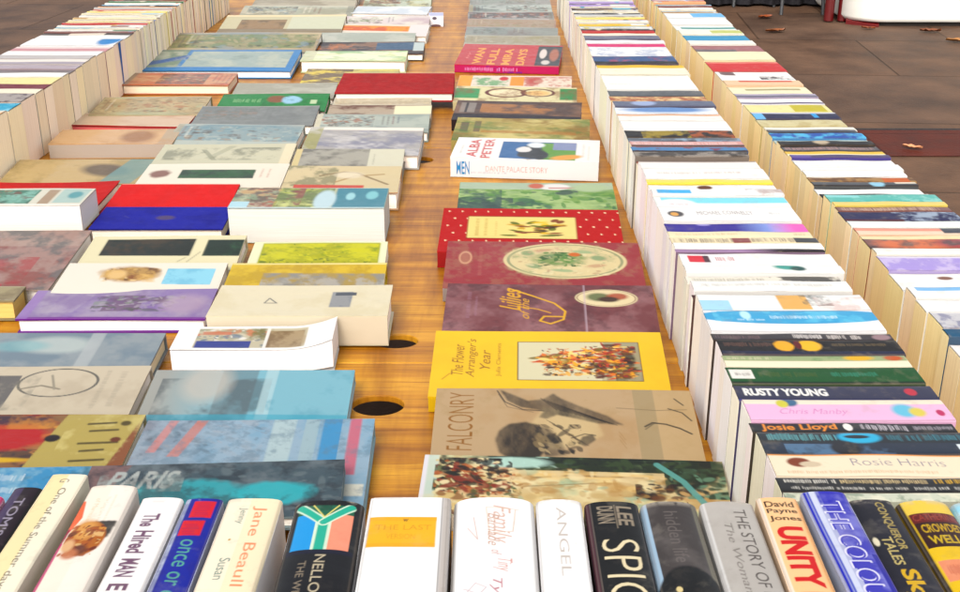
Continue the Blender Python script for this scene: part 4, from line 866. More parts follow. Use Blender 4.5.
def art_gold(c):
    c.fill('7c4a4c'); c.mottle('a0787a', 4, .40, .62, .8); c.mottle('543034', 6, .5, .66, .6)
    c.text('Lilies', .26, .10, .36, .62, 'd8a848', rot=90, shear=.5, bold=.01); c.text('of the', .355, .34, .40, .8, 'd8a848', rot=90, shear=.5)
    c.line([(.30, .1), (.42, .28), (.52, .44), (.57, .62), (.56, .80), (.50, .90), (.45, .84), (.47, .74), (.56, .74)], .0032, 'dcb050'); c.line([(.30, .5), (.44, .58), (.5, .66)], .0022, 'd8a848')
    c.ell(.77, .30, .15, .20, 'e2d4b0', .06); c.ring(.77, .30, .14, .18, .04, 'b09c80'); c.ell(.74, .28, .06, .09, '5c6c44', .5, .9, 0, .4); c.ell(.82, .26, .05, .08, 'a84c34', .5, .9, 0, .4); c.ell(.78, .33, .05, .06, '4c3424', .5)
    c.marks(.10, .2, .125, .8, 'a48090', .7, .01, rot=90); c.marks(.14, .3, .155, .75, 'a48090', .7, .01, rot=90)
    c.ell(.07, .0, .0, .0, '000000') if False else None
    c.rect(.66, 0, .67, 1.3, 'c8b4bc', .5)
def art_leaf(c):
    c.fill('9c4246'); c.mottle('ac6464', 4, .45, .62, .7)
    c.ell(.61, .47, .315, .44, 'dccda4', .03); c.ring(.61, .47, .29, .40, .035, '8c9474', .8); c.mottle('b8b48c', 12, .52, .6, .5)
    c2 = [(.42, .3), (.5, .22), (.7, .25), (.78, .4), (.76, .6), (.6, .72), (.45, .62)]
    for i, (u, v) in enumerate(c2): c.ell(u, v, .035, .06, ['8ca078', 'c4a484', 'a4b48c'][i % 3], .6, .9, i, .5)
    c.ell(.58, .45, .11, .15, '6c8c50', .6, .8, 0, .7); c.dabs((.47, .26, .70, .62), ['4c7c3c', '3f6c34', '7c9c5c', '5c8444', '2c5428'], 46, .026, seed=7, al=.8); c.dabs((.34, .14, .88, .82), ['b8b890', 'c8a890', '8ca078', 'dccda4', 'e4d8b4', 'a8846c'], 170, .018, seed=8, al=.5)
    c.ell(.66, .32, .03, .05, 'c8743c', .5)
    # the red ground stays clear outside the oval
    d = np.sqrt(((c.U - .61) / .325) ** 2 + ((c.V - .47) / .455) ** 2); m = np.clip((d - 1) * 20, 0, 1); c.blend(m * .7, '9c4246')
    c.ell(.10, .42, .035, .17, 'b07c68', .4, .8); c.ring(.10, .42, .03, .14, .2, 'd0a488', .8); c.marks(.165, .15, .19, .85, 'b4786c', .7, .01, rot=90)
def art_dots(c):
    c.fill('b8101c')
    for i in range(14):
        for j in range(6): c.ell(.035 + i * .074 + (j % 2) * .037, .10 + j * .22, .006, .022, 'f4d8b8', .4)
    c.rect(.145, .24, .755, .92, '8c1418'); c.rect(.15, .26, .75, .90, 'ead898')
    c.marks(.19, .32, .215, .84, 'b09050', .8, .012, rot=90); c.marks(.24, .32, .26, .84, 'b09050', .8, .012, rot=90); c.marks(.30, .4, .315, .84, 'c0a468', .8, .012, rot=90)
    rg = np.random.RandomState(8)
    for k in range(44):
        c.ell(.50 + rg.uniform(-.12, .17), .58 + rg.uniform(-.24, .24), .022, .05, ['e8c440', '7c1c18', 'c8a030', '5c6c28', 'f0dc90', '3c2014'][rg.randint(6)], .4, .9, rg.rand() * 3)
def art_r7(c):
    c.fill('8ca86c'); c.mottle('5c8c3c', 5, .45, .58, .9, ax=.7); c.mottle('b4c88c', 7, .52, .6, .8, ax=.5)
    c.dabs((0, .2, 1, 1.2), ['9cb47c', '7ca04c', '5c8c3c', '3c6c44', 'b4c88c', '24443c'], 160, .05, rot=0); c.rect(0, 0, 1, .26, 'b8c4b0', .85); c.mottle('3c5c4c', 5, .44, .52, .95, (0, .3, .28, 1.3)); c.ell(.62, .16, .10, .12, 'e8e4e0', .3); c.ell(.50, .12, .05, .1, 'c46c54', .4); c.rect(.58, .18, .80, .22, 'b84c44', .8)
    c.mottle('24443c', 9, .5, .56, .9, (0, .6, .35, 1.3)); c.ell(.85, .2, .12, .15, 'b4c4a0', .5)
def art_r8(c):
    c.fill('f8f4ee'); c.text('ALBA', .10, .08, .17, .95, 'c8403c', rot=90, bold=.02); c.text('PETER', .20, .05, .265, .98, 'c8403c', rot=90, bold=.02); c.marks(.05, .4, .065, .8, '6c6460', .7, .01, rot=90)
    c.rect(.325, .16, .84, .95, '26689c'); c.rect(.60, .2, .84, .95, '6c9c34'); c.mottle('2c7c2c', 5, .45, .55, .9, (.56, .5, .76, .95)); c.rect(.68, .16, .84, .5, '8c94b4')
    c.ell(.78, .82, .08, .14, 'e8a838', .4, 1, .6); c.ell(.53, .62, .09, .3, '141418', .25, 1, 0, .7); c.ell(.48, .52, .05, .12, 'e8e4e0', .3, 1, 0, .6); c.ell(.56, .3, .06, .12, 'e8ecec', .4); c.ell(.60, .76, .05, .2, '101014', .3, 1, 0, .5)
    c.marks(.88, .2, .9, .8, 'a8a098', .6, .01, rot=90); c.marks(.92, .3, .935, .9, 'a8a098', .6, .01, rot=90)
def art_r9(c):
    c.fill('b4a468'); c.mottle('8c6c34', 5, .5, .6, .8, ax=.5); c.mottle('d8cc94', 6, .52, .6, .8, ax=.5); c.rect(.04, .25, .10, .8, '5c4440', .8); c.rect(.14, .2, .19, .8, '5c4440', .7); c.mottle('5c7c3c', 6, .55, .62, .7, ax=.5); c.rect(.2, .7, .9, .84, 'b0783c', .6)
def art_r10(c):
    c.fill('5c4840'); c.mottle('8c6c58', 5, .48, .6, .8, ax=.5); c.rect(.04, .15, .16, .8, 'a8a098', .6); c.rect(.08, .15, .10, .8, '3c3434'); c.mottle('b88454', 6, .5, .6, .8, box=(.2, .2, .8, .8), ax=.5); c.rect(0, .9, 1, 1.4, '2a1c24')
def art_r11(c):
    c.fill('e0d8b0'); c.rect(0, .2, .2, 1, '4c9c64'); c.rect(.86, .1, 1, 1, '3c8c4c'); c.ring(.42, .5, .16, .34, .14, '6c2418'); c.ell(.42, .5, .13, .24, 'f0e4c4', .3); c.ring(.68, .45, .13, .3, .14, '6c3420'); c.ell(.68, .48, .10, .2, 'e8c48c', .3); c.mottle('8c5c2c', 9, .52, .58, .6)
def art_r12(c):
    c.fill('e8dccc'); c.rect(0, 0, .12, 1.2, 'ecac24'); c.rect(.46, .1, .58, 1, 'f0a024'); c.mottle('4c9c5c', 8, .5, .56, .8, (.12, .2, .45, 1)); c.ell(.68, .5, .07, .3, 'c89484', .3); c.mottle('b83c28', 8, .5, .56, .8, (.58, .1, 1, 1)); c.ell(.4, .3, .04, .2, 'c8303c', .4)
def art_r13(c):
    c.fill('c01424'); c.rect(.76, .05, 1, .95, '1c1614'); c.ell(.93, .45, .045, .28, 'b06c4c', .4); c.ell(.82, .4, .035, .22, 'e4d8d0', .3); c.ell(.86, .8, .04, .1, 'd8d0c8', .4)
    for i, s in enumerate(('WAN', 'FULL', 'MIRA', 'DAYS')): c.text(s, .16 + i * .14, .2, .24 + i * .14, .95, 'e8a838', rot=90, bold=.03)
    c.text('by', .08, .4, .11, .7, 'e0887c', rot=90)
FB = flat_book
G = 'books lying flat in the right-hand column'
FB('lilac-grey book at the far top of the right-hand column', 470, -12, 547, -12, -4, .025, wash('b8b0b4', '8c8c94'), group=G, seed=1)
FB('pale grey book second from the top of the right-hand column', 470, -4, 549, -4, 5, .025, wash('b4bcb4', '7c7474', 'e0d8d8'), group=G, seed=2)
FB('grey-green book with dark band, near the top of the right-hand column', 469, 5, 551, 5, 12, .02, wash('9ca49c', '54504c', 'd0d4cc', ax=.5), group=G, seed=3)
FB('silver-grey book beyond the rosy streaked one', 468, 12, 553, 12, 19, .02, wash('a8a8a4', '7c6c70', 'd0c8c0', ax=.5), group=G, seed=4)
FB('rosy streaked grey book beyond the small red book', 468, 19, 556, 20, 27, .02, wash('b0888c', 'a8a4a4', '8c3c4c', ax=.5), group=G, seed=5)
FB('grey book with mauve stripe in the right-hand column', 467, 27, 558, 28, 35, .02, wash('a4a8a8', '8c6c78', 'c0c8c4', ax=.5), group=G, seed=6)
FB('plain blue-grey book touching the small red book', 466, 35, 560, 36, 44, .02, wash('a4b0b0', '88908c', 'c4ccc8', ax=.5), group=G, seed=7)
FB('small crimson book with gold capitals and a dark portrait', 465, 44, 563, 46, 66, .022, art_r13, group=G, ext=0, tilt=3, spinecol='c81c70', seed=8, spineart=lambda c: (c.fill('c4186c'), c.marks(.1, .2, .6, .8, 'f0b0e0', .9, .02), c.mottle('7c1c9c', 6, .5, .56, .8, (.3, 0, .65, 1))))
FB('white, orange and green patterned book before the crimson one', 460, 75, 572, 77, 86, .022, art_r12, group=G, seed=9, material='gloss')
FB('green and cream book with two brown ovals', 457, 86, 577, 88, 99, .022, art_r11, group=G, seed=10, material='gloss')
FB('dark brown book with a grey square at its left', 458, 100, 582, 103, 117, .026, art_r10, group=G, seed=11)
FB('olive and straw coloured book behind the thick white one', 458, 117, 590, 120, 137, .028, art_r9, group=G, seed=12)
def art_s8(c): c.fill('f8f4f4'); c.text('MEN', .04, .14, .13, .86, '3c90c4', bold=.02); c.text('DANTE PALACE STORY', .24, .36, .66, .66, 'e4a8a0', bold=-.01); c.marks(.14, .68, .38, .8, '6c9cb8', .7, .008)
FB('thick white book with red title and blue-green picture', 459, 137, 600, 141, 160, .040, art_r8, group=G, ext=0, tilt=2, spinecol='f6f2f2', seed=13, material='gloss', spineart=art_s8)
def art_spine8(c): pass
FB('green countryside book between the thick white and red dotted ones', 460, 182, 612, 183, 209, .03, art_r7, group=G, ext=.02, tilt=4, seed=14)
FB('red white-dotted book with a cream flower panel', 444, 208, 618, 210, 242, .028, art_dots, group=G, ext=.04, tilt=5, seed=15, material='cloth', spinecol='a8101c')
FB('maroon book with a big cream oval and green leaves', 448, 241, 638, 243, 283, .022, art_leaf, group=G, seed=16, ext=.02, edge='a89c98', res=.0013)
FB('plum book with gold script and a small cream oval', 448, 283, 652, 286, 329, .022, art_gold, group=G, seed=17, ext=.02, edge='b0a4a0', res=.0012)
FB('yellow flower arranging book with a framed bouquet picture', 436, 330, 660, 333, 389, .022, art_flower, group=G, seed=18, ext=.02, edge='ecc83c', res=.001, material='gloss')
FB('tan book titled FALCONRY with a pencil bird drawing', 437, 388, 690, 391, 454, .020, art_falcon, group=G, seed=19, ext=.02, edge='b89c74', res=.001, material='gloss')
FB('book with an impressionist garden painting, nearest in the right-hand column', 425, 454, 722, 462, 512, .020, art_r1, group=G, seed=20, ext=.01, edge='d0c8b8', res=.0012, tilt=6, material='gloss')

G = 'books lying flat in the column left of the bare strip'
FB('pale book at the far top of the column left of the bare strip', 372, -12, 432, -12, -4, .025, wash('d8d4c8', 'a8b0a8'), group=G, seed=31, spine='far')
FB('white and brown book second from the top, left of the bare strip', 366, -4, 432, -4, 4, .025, wash('c8c4a0', '3c2c28', 'd8e0d0'), group=G, seed=32, spine='far')
FB('white book beyond the one with the pale pink cover', 358, 6, 432, 7, 14, .03, wash('e8eaec', 'c4ccd4'), group=G, seed=33, spine='far', ext=0, tilt=2)
FB('pale pink and grey book left of the bare strip', 345, 16, 430, 16, 24, .022, wash('e0d4d0', 'c0a8b0', 'f0ecdc', ax=.5), group=G, seed=34, spine='far')
def art_l20(c): c.fill('e4dccc'); c.rect(0, .2, .80, .8, 'e8a03c'); c.mottle('d06820', 6, .45, .6, .9, (0, .3, .78, .8)); c.rect(.8, 0, 1, 1.4, 'e8e0dc')
FB('orange-striped cream book left of the bare strip', 335, 24, 430, 25, 33, .024, art_l20, group=G, seed=35, spine='far')
FB('light grey-green book before the orange-striped one', 322, 33, 416, 33, 42, .02, wash('c8c8bc', 'a4aca0', ax=.5), group=G, seed=36, spine='far')
def art_l18(c): c.fill('8c6c54'); c.mottle('2c1814', 6, .44, .54, .95, ax=.5); c.mottle('c87c3c', 7, .52, .6, .8, (0, .2, .5, .9)); c.rect(.55, .1, .9, .9, '3c5c78'); c.rect(.9, .1, 1, 1, 'c8d0cc')
FB('brown and slate blue book behind the lime one', 320, 42, 425, 42, 51, .022, art_l18, group=G, seed=37, spine='far', tilt=5)
def art_l17(c): c.fill('dce0a8'); c.mottle('90b888', 8, .48, .56, .8, ax=.5); c.mottle('f4f4d8', 6, .5, .6, .8, ax=.5); c.rect(0, 0, .12, 1.2, 'd0c8b0', .6)
FB('pale lime book with a thick cream page block', 306, 51, 408, 51, 61, .034, art_l17, group=G, seed=38, spine='far', ext=0, tilt=2, page=(.82, .78, .66))
def art_l16(c): c.fill('e4cc5c'); c.mottle('5c3c1c', 7, .46, .54, .9, ax=.6); c.rect(.5, 0, 1, 1.3, 'dcd488', .6)
FB('yellow and brown book half under the plain red one', 308, 69, 400, 69, 80, .02, art_l16, group=G, seed=39, spine='far', ext=.06, tilt=2)
FB('plain red hardcover lying apart, left of the bare strip', 344, 73, 455, 73, 93, .022, wash('b0202c', 'a01824', n=8), group=G, seed=40, spine='far', ext=0, tilt=1, z0=.022, material='cloth', page=(.7, .62, .55))
FB('grey book just in front of the plain red hardcover', 335, 97, 432, 97, 105, .022, wash('a8a49c', '7c7c7c', 'c8c4b8', ax=.5), group=G, seed=41, spine='far', tilt=5)
def art_l13(c): c.fill('b8a894'); c.mottle('6c3c24', 6, .44, .54, .95, (.0, 0, .64, 1.3), ax=.5); c.rect(.64, .1, 1, 1, 'f0e8c8')
FB('brown-patterned book with a cream right third', 330, 105, 432, 105, 114, .024, art_l13, group=G, seed=42, spine='far')
FB('grey-teal book between the brown-patterned and lilac ones', 318, 114, 430, 114, 127, .024, wash('a4aca4', '7c8c8c', 'c4c8bc', ax=.5), group=G, seed=43, spine='far')
def art_l11(c): c.fill('b4b0ac'); c.mottle('8c8c9c', 5, .46, .6, .8, ax=.6); c.rect(.1, 0, 1, .14, 'f0e8dc'); c.rect(0, 0, .12, 1.3, 'a8a468', .8); c.mottle('d8d4d0', 6, .52, .62, .7, ax=.5)
FB('lilac-grey book with a cream band along its far edge', 311, 127, 424, 128, 149, .032, art_l11, group=G, seed=44, spine='far')
def art_l10(c): c.fill('b0aca0'); c.mottle('7c7870', 5, .45, .58, .9, ax=.7); c.rect(.68, 0, 1, 1.3, 'dcd8c4', .9); c.marks(.72, .3, .74, .9, '8c8c80', .6, .01, rot=90); c.rect(0, 0, .06, 1.3, 'd8c89c')
FB('grey book with a cream printed right side', 297, 149, 405, 149, 166, .028, art_l10, group=G, seed=45, spine='far')
def art_l9(c): c.fill('d8c8a4'); c.mottle('8c8868', 5, .46, .58, .8, (0, 0, .45, 1.2)); c.line([(.3, .5), (.5, .3), (.62, .35), (.8, .7), (.9, .9)], .006, '8c7450', .8); c.line([(.45, .8), (.6, .5), (.85, .4)], .006, 'b09468', .8); c.rect(.1, .95, .7, 1.3, 'c85c4c'); c.ell(.55, .45, .12, .16, 'e8dcc4', .5, .8)
FB('cream book with a pale reclining figure drawing', 290, 166, 402, 166, 186, .036, art_l9, group=G, seed=46, spine='far', tilt=5)
def art_l8(c): c.fill('b8bc9c'); c.mottle('5c4028', 6, .46, .56, .9, (0, 0, .6, 1)); c.dabs((0, 0, .3, 1), ['6c4428', 'c8a878', '8c9c7c', 'a85c3c', 'd8d4b8'], 90, .04); c.rect(.28, 0, .62, 1, 'b4bc48', .6); c.dabs((.28, 0, .64, 1), ['b4bc48', '6c7c2c', '5c4020', 'd8d890', '8c9c3c'], 110, .035); c.mottle('6c7c2c', 7, .48, .56, .9, (.28, 0, .64, 1)); c.mottle('8c3c24', 7, .55, .6, .9, (.1, 0, .45, 1)); c.rect(.66, 0, 1, 1, '1f8494'); c.ell(.60, .6, .07, .5, 'c8dce0', .3); c.ell(.76, .4, .03, .18, 'a8d4d8', .4); c.ell(.9, .35, .04, .2, '8cc8cc', .4); c.rect(0, .7, .12, 1, 'bcdce4'); c.rect(0, .96, 1, 1, 'd8e8e8')
FB('very thick paperback with a colourful teal-ended cover', 240, 188, 389, 188, 208, .062, art_l8, group=G, seed=47, spine='far', ext=0, tilt=0, hb=False, material='gloss', page=(.50, .51, .48))
def art_l7(c): c.fill('e8e8c8'); c.rect(.07, .06, .95, 1.4, 'b0b02c'); c.dabs((.08, .1, .94, 1.2), ['b0b02c', '8c9c18', 'd0cc54', '6c7c14', 'bcbc38'], 320, .02); c.mottle('d0cc54', 9, .55, .62, .9, (.08, .1, .94, 1.3), ax=.6)
FB('lime green patterned book with cream borders', 255, 242, 388, 242, 263, .025, art_l7, group=G, seed=48, spine='far', hb=False, page=(.8, .77, .68))
def art_l6(c): c.fill('d8bc58'); c.rect(.22, .5, 1, 1.3, '98948c'); c.mottle('b89c3c', 7, .5, .6, .7); c.mottle('b8b4ac', 9, .5, .6, .8, (.22, .55, 1, 1.3)); c.rect(0, .0, 1, .08, 'ecdca0')
FB('mustard and grey book between the lime and thick cream ones', 233, 263, 387, 263, 284, .028, art_l6, group=G, seed=49, spine='far')
def art_l5(c): c.fill('e6dcc2'); c.mottle('dcd0b0', 4, .5, .7, .6); c.line([(.31, .42), (.36, .58), (.29, .58), (.31, .42)], .002, '6c6c68'); c.rect(.66, .22, .78, .72, '9c9c9c'); c.rect(.68, .24, .80, .34, '50545c'); c.mottle('7c8088', 9, .5, .56, .7, (.66, .22, .78, .72))
FB('thick cream hardcover with a small grey picture and triangle', 222, 285, 393, 285, 316, .044, art_l5, group=G, seed=50, spine='near', spinecol='e8dcc6', ext=0, tilt=1, z0=.004, res=.0014)
def art_l4(c): c.fill('f8f6f2'); c.rect(.13, .1, .92, .92, 'c8c0a8'); c.rect(.14, .62, .48, .92, '2c3c8c'); c.dabs((.13, .1, .56, .62), ['e4e4e0', 'a8a890', 'c8805c', 'b8b49c', '6c7c8c', 'f0ece4'], 90, .035); c.rect(.16, .22, .34, .36, 'c87c60', .8); c.mottle('7c7440', 7, .46, .54, .9, (.4, .1, .6, .6)); c.rect(.56, .1, .58, .92, 'f0ece4'); c.rect(.58, .2, .80, .9, '8c7454'); c.mottle('b8a484', 8, .5, .58, .8, (.58, .2, .82, .9)); c.mottle('4c6c7c', 8, .55, .6, .8, (.4, .5, .56, .92)); c.rect(.82, 0, 1, 1, 'f8f6f4')
FB('white paperback with its right edge curling up', 181, 327, 338, 326, 349, .034, art_l4, group=G, seed=51, spine='far', ext=0, tilt=1, hb=False, material='gloss', curl=.014, page=(.78, .76, .77), res=.0014)
def art_l3(c): c.fill('8cb8c4'); c.grad('a8a49c', .45, .05, .9); c.rect(.34, 0, .52, 1.4, '6c7478', .55); c.mottle('5c6468', 4, .48, .62, .7, (.05, .2, .6, 1.4)); c.rect(.56, 0, .62, 1.4, 'b8d0d4', .7); c.ell(.28, .3, .12, .4, 'c4beb4', .6, .7); c.mottle('6ca0b0', 5, .5, .65, .6, (.6, 0, 1, 1.4)); c.rect(.0, .96, 1, 1.4, '4ca4b8', .6)
FB('misty grey to pale blue book before the curling white paperback', 157, 370, 355, 370, 417, .020, art_l3, group=G, seed=52, spine='far', ext=.012, edge='b8ccd0', res=.0014)
def art_l2(c): c.fill('8cacc0'); c.grad('8c8c94', .4, .0, .9); c.dabs((0, 0, .55, 1.2), ['5c6470', '8c9098', '3c444c', 'a0a4a8', '6c7880', 'b0988c'], 200, .03, rot=.5, al=.35); c.mottle('a8b8c4', 5, .5, .6, .6); c.rect(.10, 0, .14, .8, 'd08c84', .7, -.06); c.rect(.22, 0, .27, .9, 'cc8474', .7, -.08); c.rect(.56, 0, .66, 1.8, 'bccccc', .8); c.rect(.70, 0, .76, 1.8, 'a8bcc0', .8); c.rect(.78, 0, .86, 1.8, '4c94c0', .9); c.rect(.895, 0, .945, 1.3, 'c87080', .9); c.rect(.9, 1.5, .99, 1.75, 'd8d8cc'); c.mottle('6c8494', 16, .56, .62, .5)
FB('blue-grey striped book with pink bars at its right', 148, 420, 375, 419, 461, .026, art_l2, group=G, seed=53, spine='far', ext=.085, edge='a8c4cc', res=.0014, tilt=3)
def art_l1(c): c.fill('4c5c64'); c.dabs((0, 0, 1, 1.2), ['4c5c64', '38444c', '6c787c', '2c343c', '5c6c70'], 240, .04, rot=0, al=.7); c.mottle('7c8488', 6, .52, .62, .6); c.ell(.46, .62, .15, .28, '4ca8b0', .3, .9, 0, .6); c.ell(.74, .66, .16, .24, '4cb4bc', .3, .9, 0, .6); c.ell(.22, .72, .12, .3, '5cacb0', .4, .8, 0, .6); c.rect(0, 0, .16, .5, '8c6c68', .8, -.1); c.text('PARIS', .08, .14, .36, .5, 'b4b8b4', shear=.4, bold=.02); c.mottle('a8b4b0', 9, .5, .6, .6, (.05, .1, .38, .55)); c.mottle('2c343c', 9, .52, .58, .6)
FB('dark slate book with teal patches behind the front row', 92, 466, 345, 459, 512, .016, art_l1, group=G, seed=54, spine='far', ext=.01, z0=.034, tilt=2, edge='8c9ca0', res=.0014)
def art_l0(c): c.fill('4c90b8'); c.mottle('88b0c4', 6, .48, .56, .9); c.marks(.3, .15, .7, .35, 'd4dce0', .8, .014); c.marks(.3, .45, .75, .62, 'd4dce0', .8, .014); c.marks(.35, .75, .8, .92, 'd4dce0', .8, .014); c.mottle('3c6c80', 6, .52, .6, .8, (.7, 0, 1, 1.4))
FB('bright blue book with pale print at the lower left', -120, 470, 93, 466, 512, .016, art_l0, group='books lying flat in the outer left column', seed=55, spine='far', ext=.01, z0=.020, tilt=2, edge='6c98ac', res=.0016)

G = 'books lying flat in the second column from the left'
FB('grey book at the far top of the second column from the left', 268, -12, 362, -12, -3, .025, wash('b4b4ac', '8c8c84'), group=G, seed=61, spine='far')
FB('beige-grey book near the top of the second column from the left', 257, -3, 358, -3, 6, .025, wash('c0b8a4', '988c78', ax=.5), group=G, seed=62, spine='far')
FB('grey-green streaked book beyond the tan and cream one', 245, 6, 355, 6, 15, .024, wash('b8bcac', 'a49c80', 'd8d0bc', ax=.5), group=G, seed=63, spine='far')
def art_m9(c): c.fill('d0c8a8'); c.rect(.14, .3, .52, .9, 'a08460'); c.mottle('6c5c40', 6, .5, .6, .7, (.14, .3, .52, .9)); c.rect(.55, .1, 1, 1, 'd4d4bc'); c.rect(0, .88, 1, 1.3, '6c4c2c', .7); c.rect(0, 0, 1, .1, 'f0ddb8')
FB('cream book with a tan picture at its left, second column', 228, 15, 347, 15, 31, .03, art_m9, group=G, seed=64, spine='far')
FB('beige and grey book behind the blue-edged one', 178, 33, 322, 33, 49, .028, wash('c4b494', '9c8c70', '8ca0ac', ax=.5), group=G, seed=65, spine='far')
def art_m7(c): c.fill('3c84b8'); c.rect(.0, 0, .22, 1, '8c9c84', .9); c.ell(.14, .5, .06, .5, '2c64a8', .5, .9, .6); c.rect(.25, .08, .95, .84, 'a8b4ac'); c.mottle('8c9c94', 6, .5, .6, .8, (.25, .08, .95, .84), ax=.6); c.mottle('c0c4b4', 6, .5, .6, .8, (0, .08, .95, .84)); c.rect(.0, .85, 1, 1, '2c84bc')
FB('blue-edged grey book with a wrinkled plastic jacket', 160, 50, 302, 50, 71, .022, art_m7, group=G, seed=66, spine='far', ext=0, tilt=4, material='film', page=(.78, .8, .82))
FB('pale grey book before the blue-edged one, second column', 238, 83, 338, 83, 94, .02, wash('c0beb0', 'a09c8c', ax=.5), group=G, seed=67, spine='far')
def art_m5(c): c.fill('2c8848'); c.ell(.52, .45, .10, .3, '8c5c3c', .3, 1, 0, .5); c.ell(.66, .5, .09, .3, 'a8cce0', .3, 1, 0, .5); c.mottle('1c6c34', 6, .5, .6, .7); c.marks(.12, .4, .38, .75, 'b8d8a8', .6, .012); c.rect(.84, .5, .9, .8, 'd8e4c0', .8)
FB('green book with a small brown and blue picture', 224, 94, 330, 94, 106, .022, art_m5, group=G, seed=68, spine='far')
FB('slate grey book right before the green one', 203, 106, 320, 106, 121, .024, wash('747c88', '54586c', '9ca0a4', ax=.6), group=G, seed=69, spine='far', tilt=5)
FB('grey-blue book before the slate one, second column', 180, 124, 305, 125, 142, .026, wash('a8b0ac', '7c98a0', 'c8ccc0', ax=.6), group=G, seed=70, spine='far', tilt=5)
def art_m2(c): c.fill('d0ccb4'); c.mottle('8c8c78', 6, .5, .6, .8, (.05, .2, .9, .9)); c.rect(.3, .3, .34, .9, '6c7058', .5, .2); c.rect(.5, .1, .56, .8, 'a4a48c', .5, -.2); c.rect(.92, 0, 1, 1.3, 'e8dcc0')
FB('cream book with a grey-green sketch across it', 165, 144, 297, 144, 162, .03, art_m2, group=G, seed=71, spine='far', tilt=5)
def art_m1(c): c.fill('ece4d4'); c.rect(.26, .36, .78, .84, '2c5c30'); c.mottle('14341c', 8, .5, .56, .9, (.26, .36, .78, .84)); c.ell(.12, .6, .08, .22, '7c3c24', .4, .9, 0, .5); c.marks(.82, .3, .84, .8, 'b87868', .7, .01, rot=90); c.marks(.87, .3, .89, .8, 'b87868', .7, .01, rot=90)
FB('white book with a dark green panel behind the plain scarlet one', 150, 164, 290, 164, 181, .03, art_m1, group=G, seed=72, spine='far', tilt=4, material='gloss')
FB('plain scarlet hardcover beside the very thick paperback', 122, 184, 240, 184, 207, .022, wash('d82818', 'cc2012', n=7), group=G, seed=73, spine='far', tilt=5, ext=.03, material='cloth', edge='c02014')
def art_bl(c): c.fill('24289c'); c.mottle('1c1c88', 5, .5, .65, .7); c.ell(.52, .5, .07, .1, '5c5078', .5); c.line([(.2, .42), (.24, .5)], .002, '50509c')
FB('plain royal blue hardcover in front of the scarlet one', 106, 207, 234, 207, 229, .026, art_bl, group=G, seed=74, spine='far', ext=0, tilt=3, material='cloth', edge='1c1c80', page=(.78, .72, .62))
def art_n1(c): c.fill('e4dcbc'); c.rect(.10, .12, .68, .74, '1c2414'); c.rect(.76, .16, 1, .74, '1c3020'); c.mottle('4c3c24', 8, .56, .62, .8, (.10, .14, .68, .74)); c.mottle('3c6444', 8, .56, .62, .8, (.76, .16, 1, .74)); c.line([(.68, .95), (.74, .6)], .002, '9c9480', .8); c.line([(.62, .95), (.66, .8)], .002, '9c9480', .8)
FB('cream book with two blackish green panels', 95, 236, 247, 236, 263, .024, art_n1, group=G, seed=75, spine='far', ext=.02, material='gloss')
def art_n2(c): c.fill('ebe3d6'); c.ell(.42, .45, .19, .30, 'b08c54', .3, 1, 0, .4); c.dabs((.26, .2, .58, .72), ['b08c54', '8c6438', 'd8b47c', '5c3420', 'e8cc9c'], 60, .025, al=.7); c.ell(.34, .46, .06, .18, 'e0c08c', .5); c.ell(.52, .32, .08, .12, '5c2c24', .4); c.ell(.46, .55, .05, .1, '8c5c34', .4); c.mottle('dcb878', 9, .52, .6, .6, (.24, .2, .6, .75)); c.rect(.64, .22, .94, .82, '9ccfe0'); c.mottle('78b4cc', 9, .5, .6, .6, (.64, .22, .94, .82))
FB('white book with a brown oval and a light blue panel', 70, 263, 228, 263, 289, .024, art_n2, group=G, seed=76, spine='far', ext=.02, material='gloss', res=.0015)
def art_n3(c): c.fill('9480ac'); c.mottle('b0a4b4', 4, .36, .58, .8); c.rect(.2, .15, .34, .8, 'b4a8b8', .6, -.1); c.rect(.42, .2, .62, .75, '70506c', .8); c.dabs((.36, .22, .84, .76), ['8c9484', '70586c', 'b0a8b0', '5c5c54', '9c7cac'], 110, .035, al=.7); c.mottle('7c5c98', 5, .52, .66, .5); c.rect(0, .94, 1, 1, '7c2c94'); c.rect(.0, 0, .06, 1, '9c7cb8', .7); c.ell(.85, .5, .12, .3, 'b8a4b4', .6, .7)
FB('purple book with a misty jacket and white page edge', 38, 290, 218, 289, 319, .022, art_n3, group=G, seed=77, spine='far', ext=0, tilt=3, edge='7c3498', page=(.84, .82, .80))

G = 'books lying flat in the outer left column'
FB('coral-topped book with cream pages in the outer left column', 135, 73, 238, 73, 85, .026, wash('c8785c', 'a8502c', 'dcb890', ax=.5), group=G, seed=81, spine='far', ext=0, tilt=2, page=(.78, .66, .5))
FB('sandy grey book before the coral-topped one', 105, 97, 212, 97, 113, .024, wash('c4b08c', '8c7c60', 'b8bc9c', ax=.6), group=G, seed=82, spine='far', tilt=5, ext=.015)
FB('pinkish cream book with a thin red edge', 84, 113, 197, 114, 126, .018, wash('d8c0a8', 'c4a084', ax=.5), group=G, seed=83, spine='far', ext=0, tilt=3, edge='b03038', page=(.6, .12, .12))
def art_o4(c): c.fill('d8b48c'); c.ell(.68, .5, .14, .4, '9c6c44', .5, .8); c.rect(.88, 0, 1, 1, 'b4a894', .7); c.mottle('c49c70', 5, .5, .65, .6)
FB('tan book with a thick greyish page edge', 63, 130, 182, 129, 144, .032, art_o4, group=G, seed=84, spine='near', spinecol='c8bcb0', ext=0, tilt=2)
def art_o5(c): c.fill('c8b084'); c.mottle('a89468', 4, .46, .6, .7); c.ell(.66, .55, .16, .3, '4c3c38', .5, .8, -.2); c.rect(.78, 0, 1, 1.3, '7c9c98', .8, -.1)
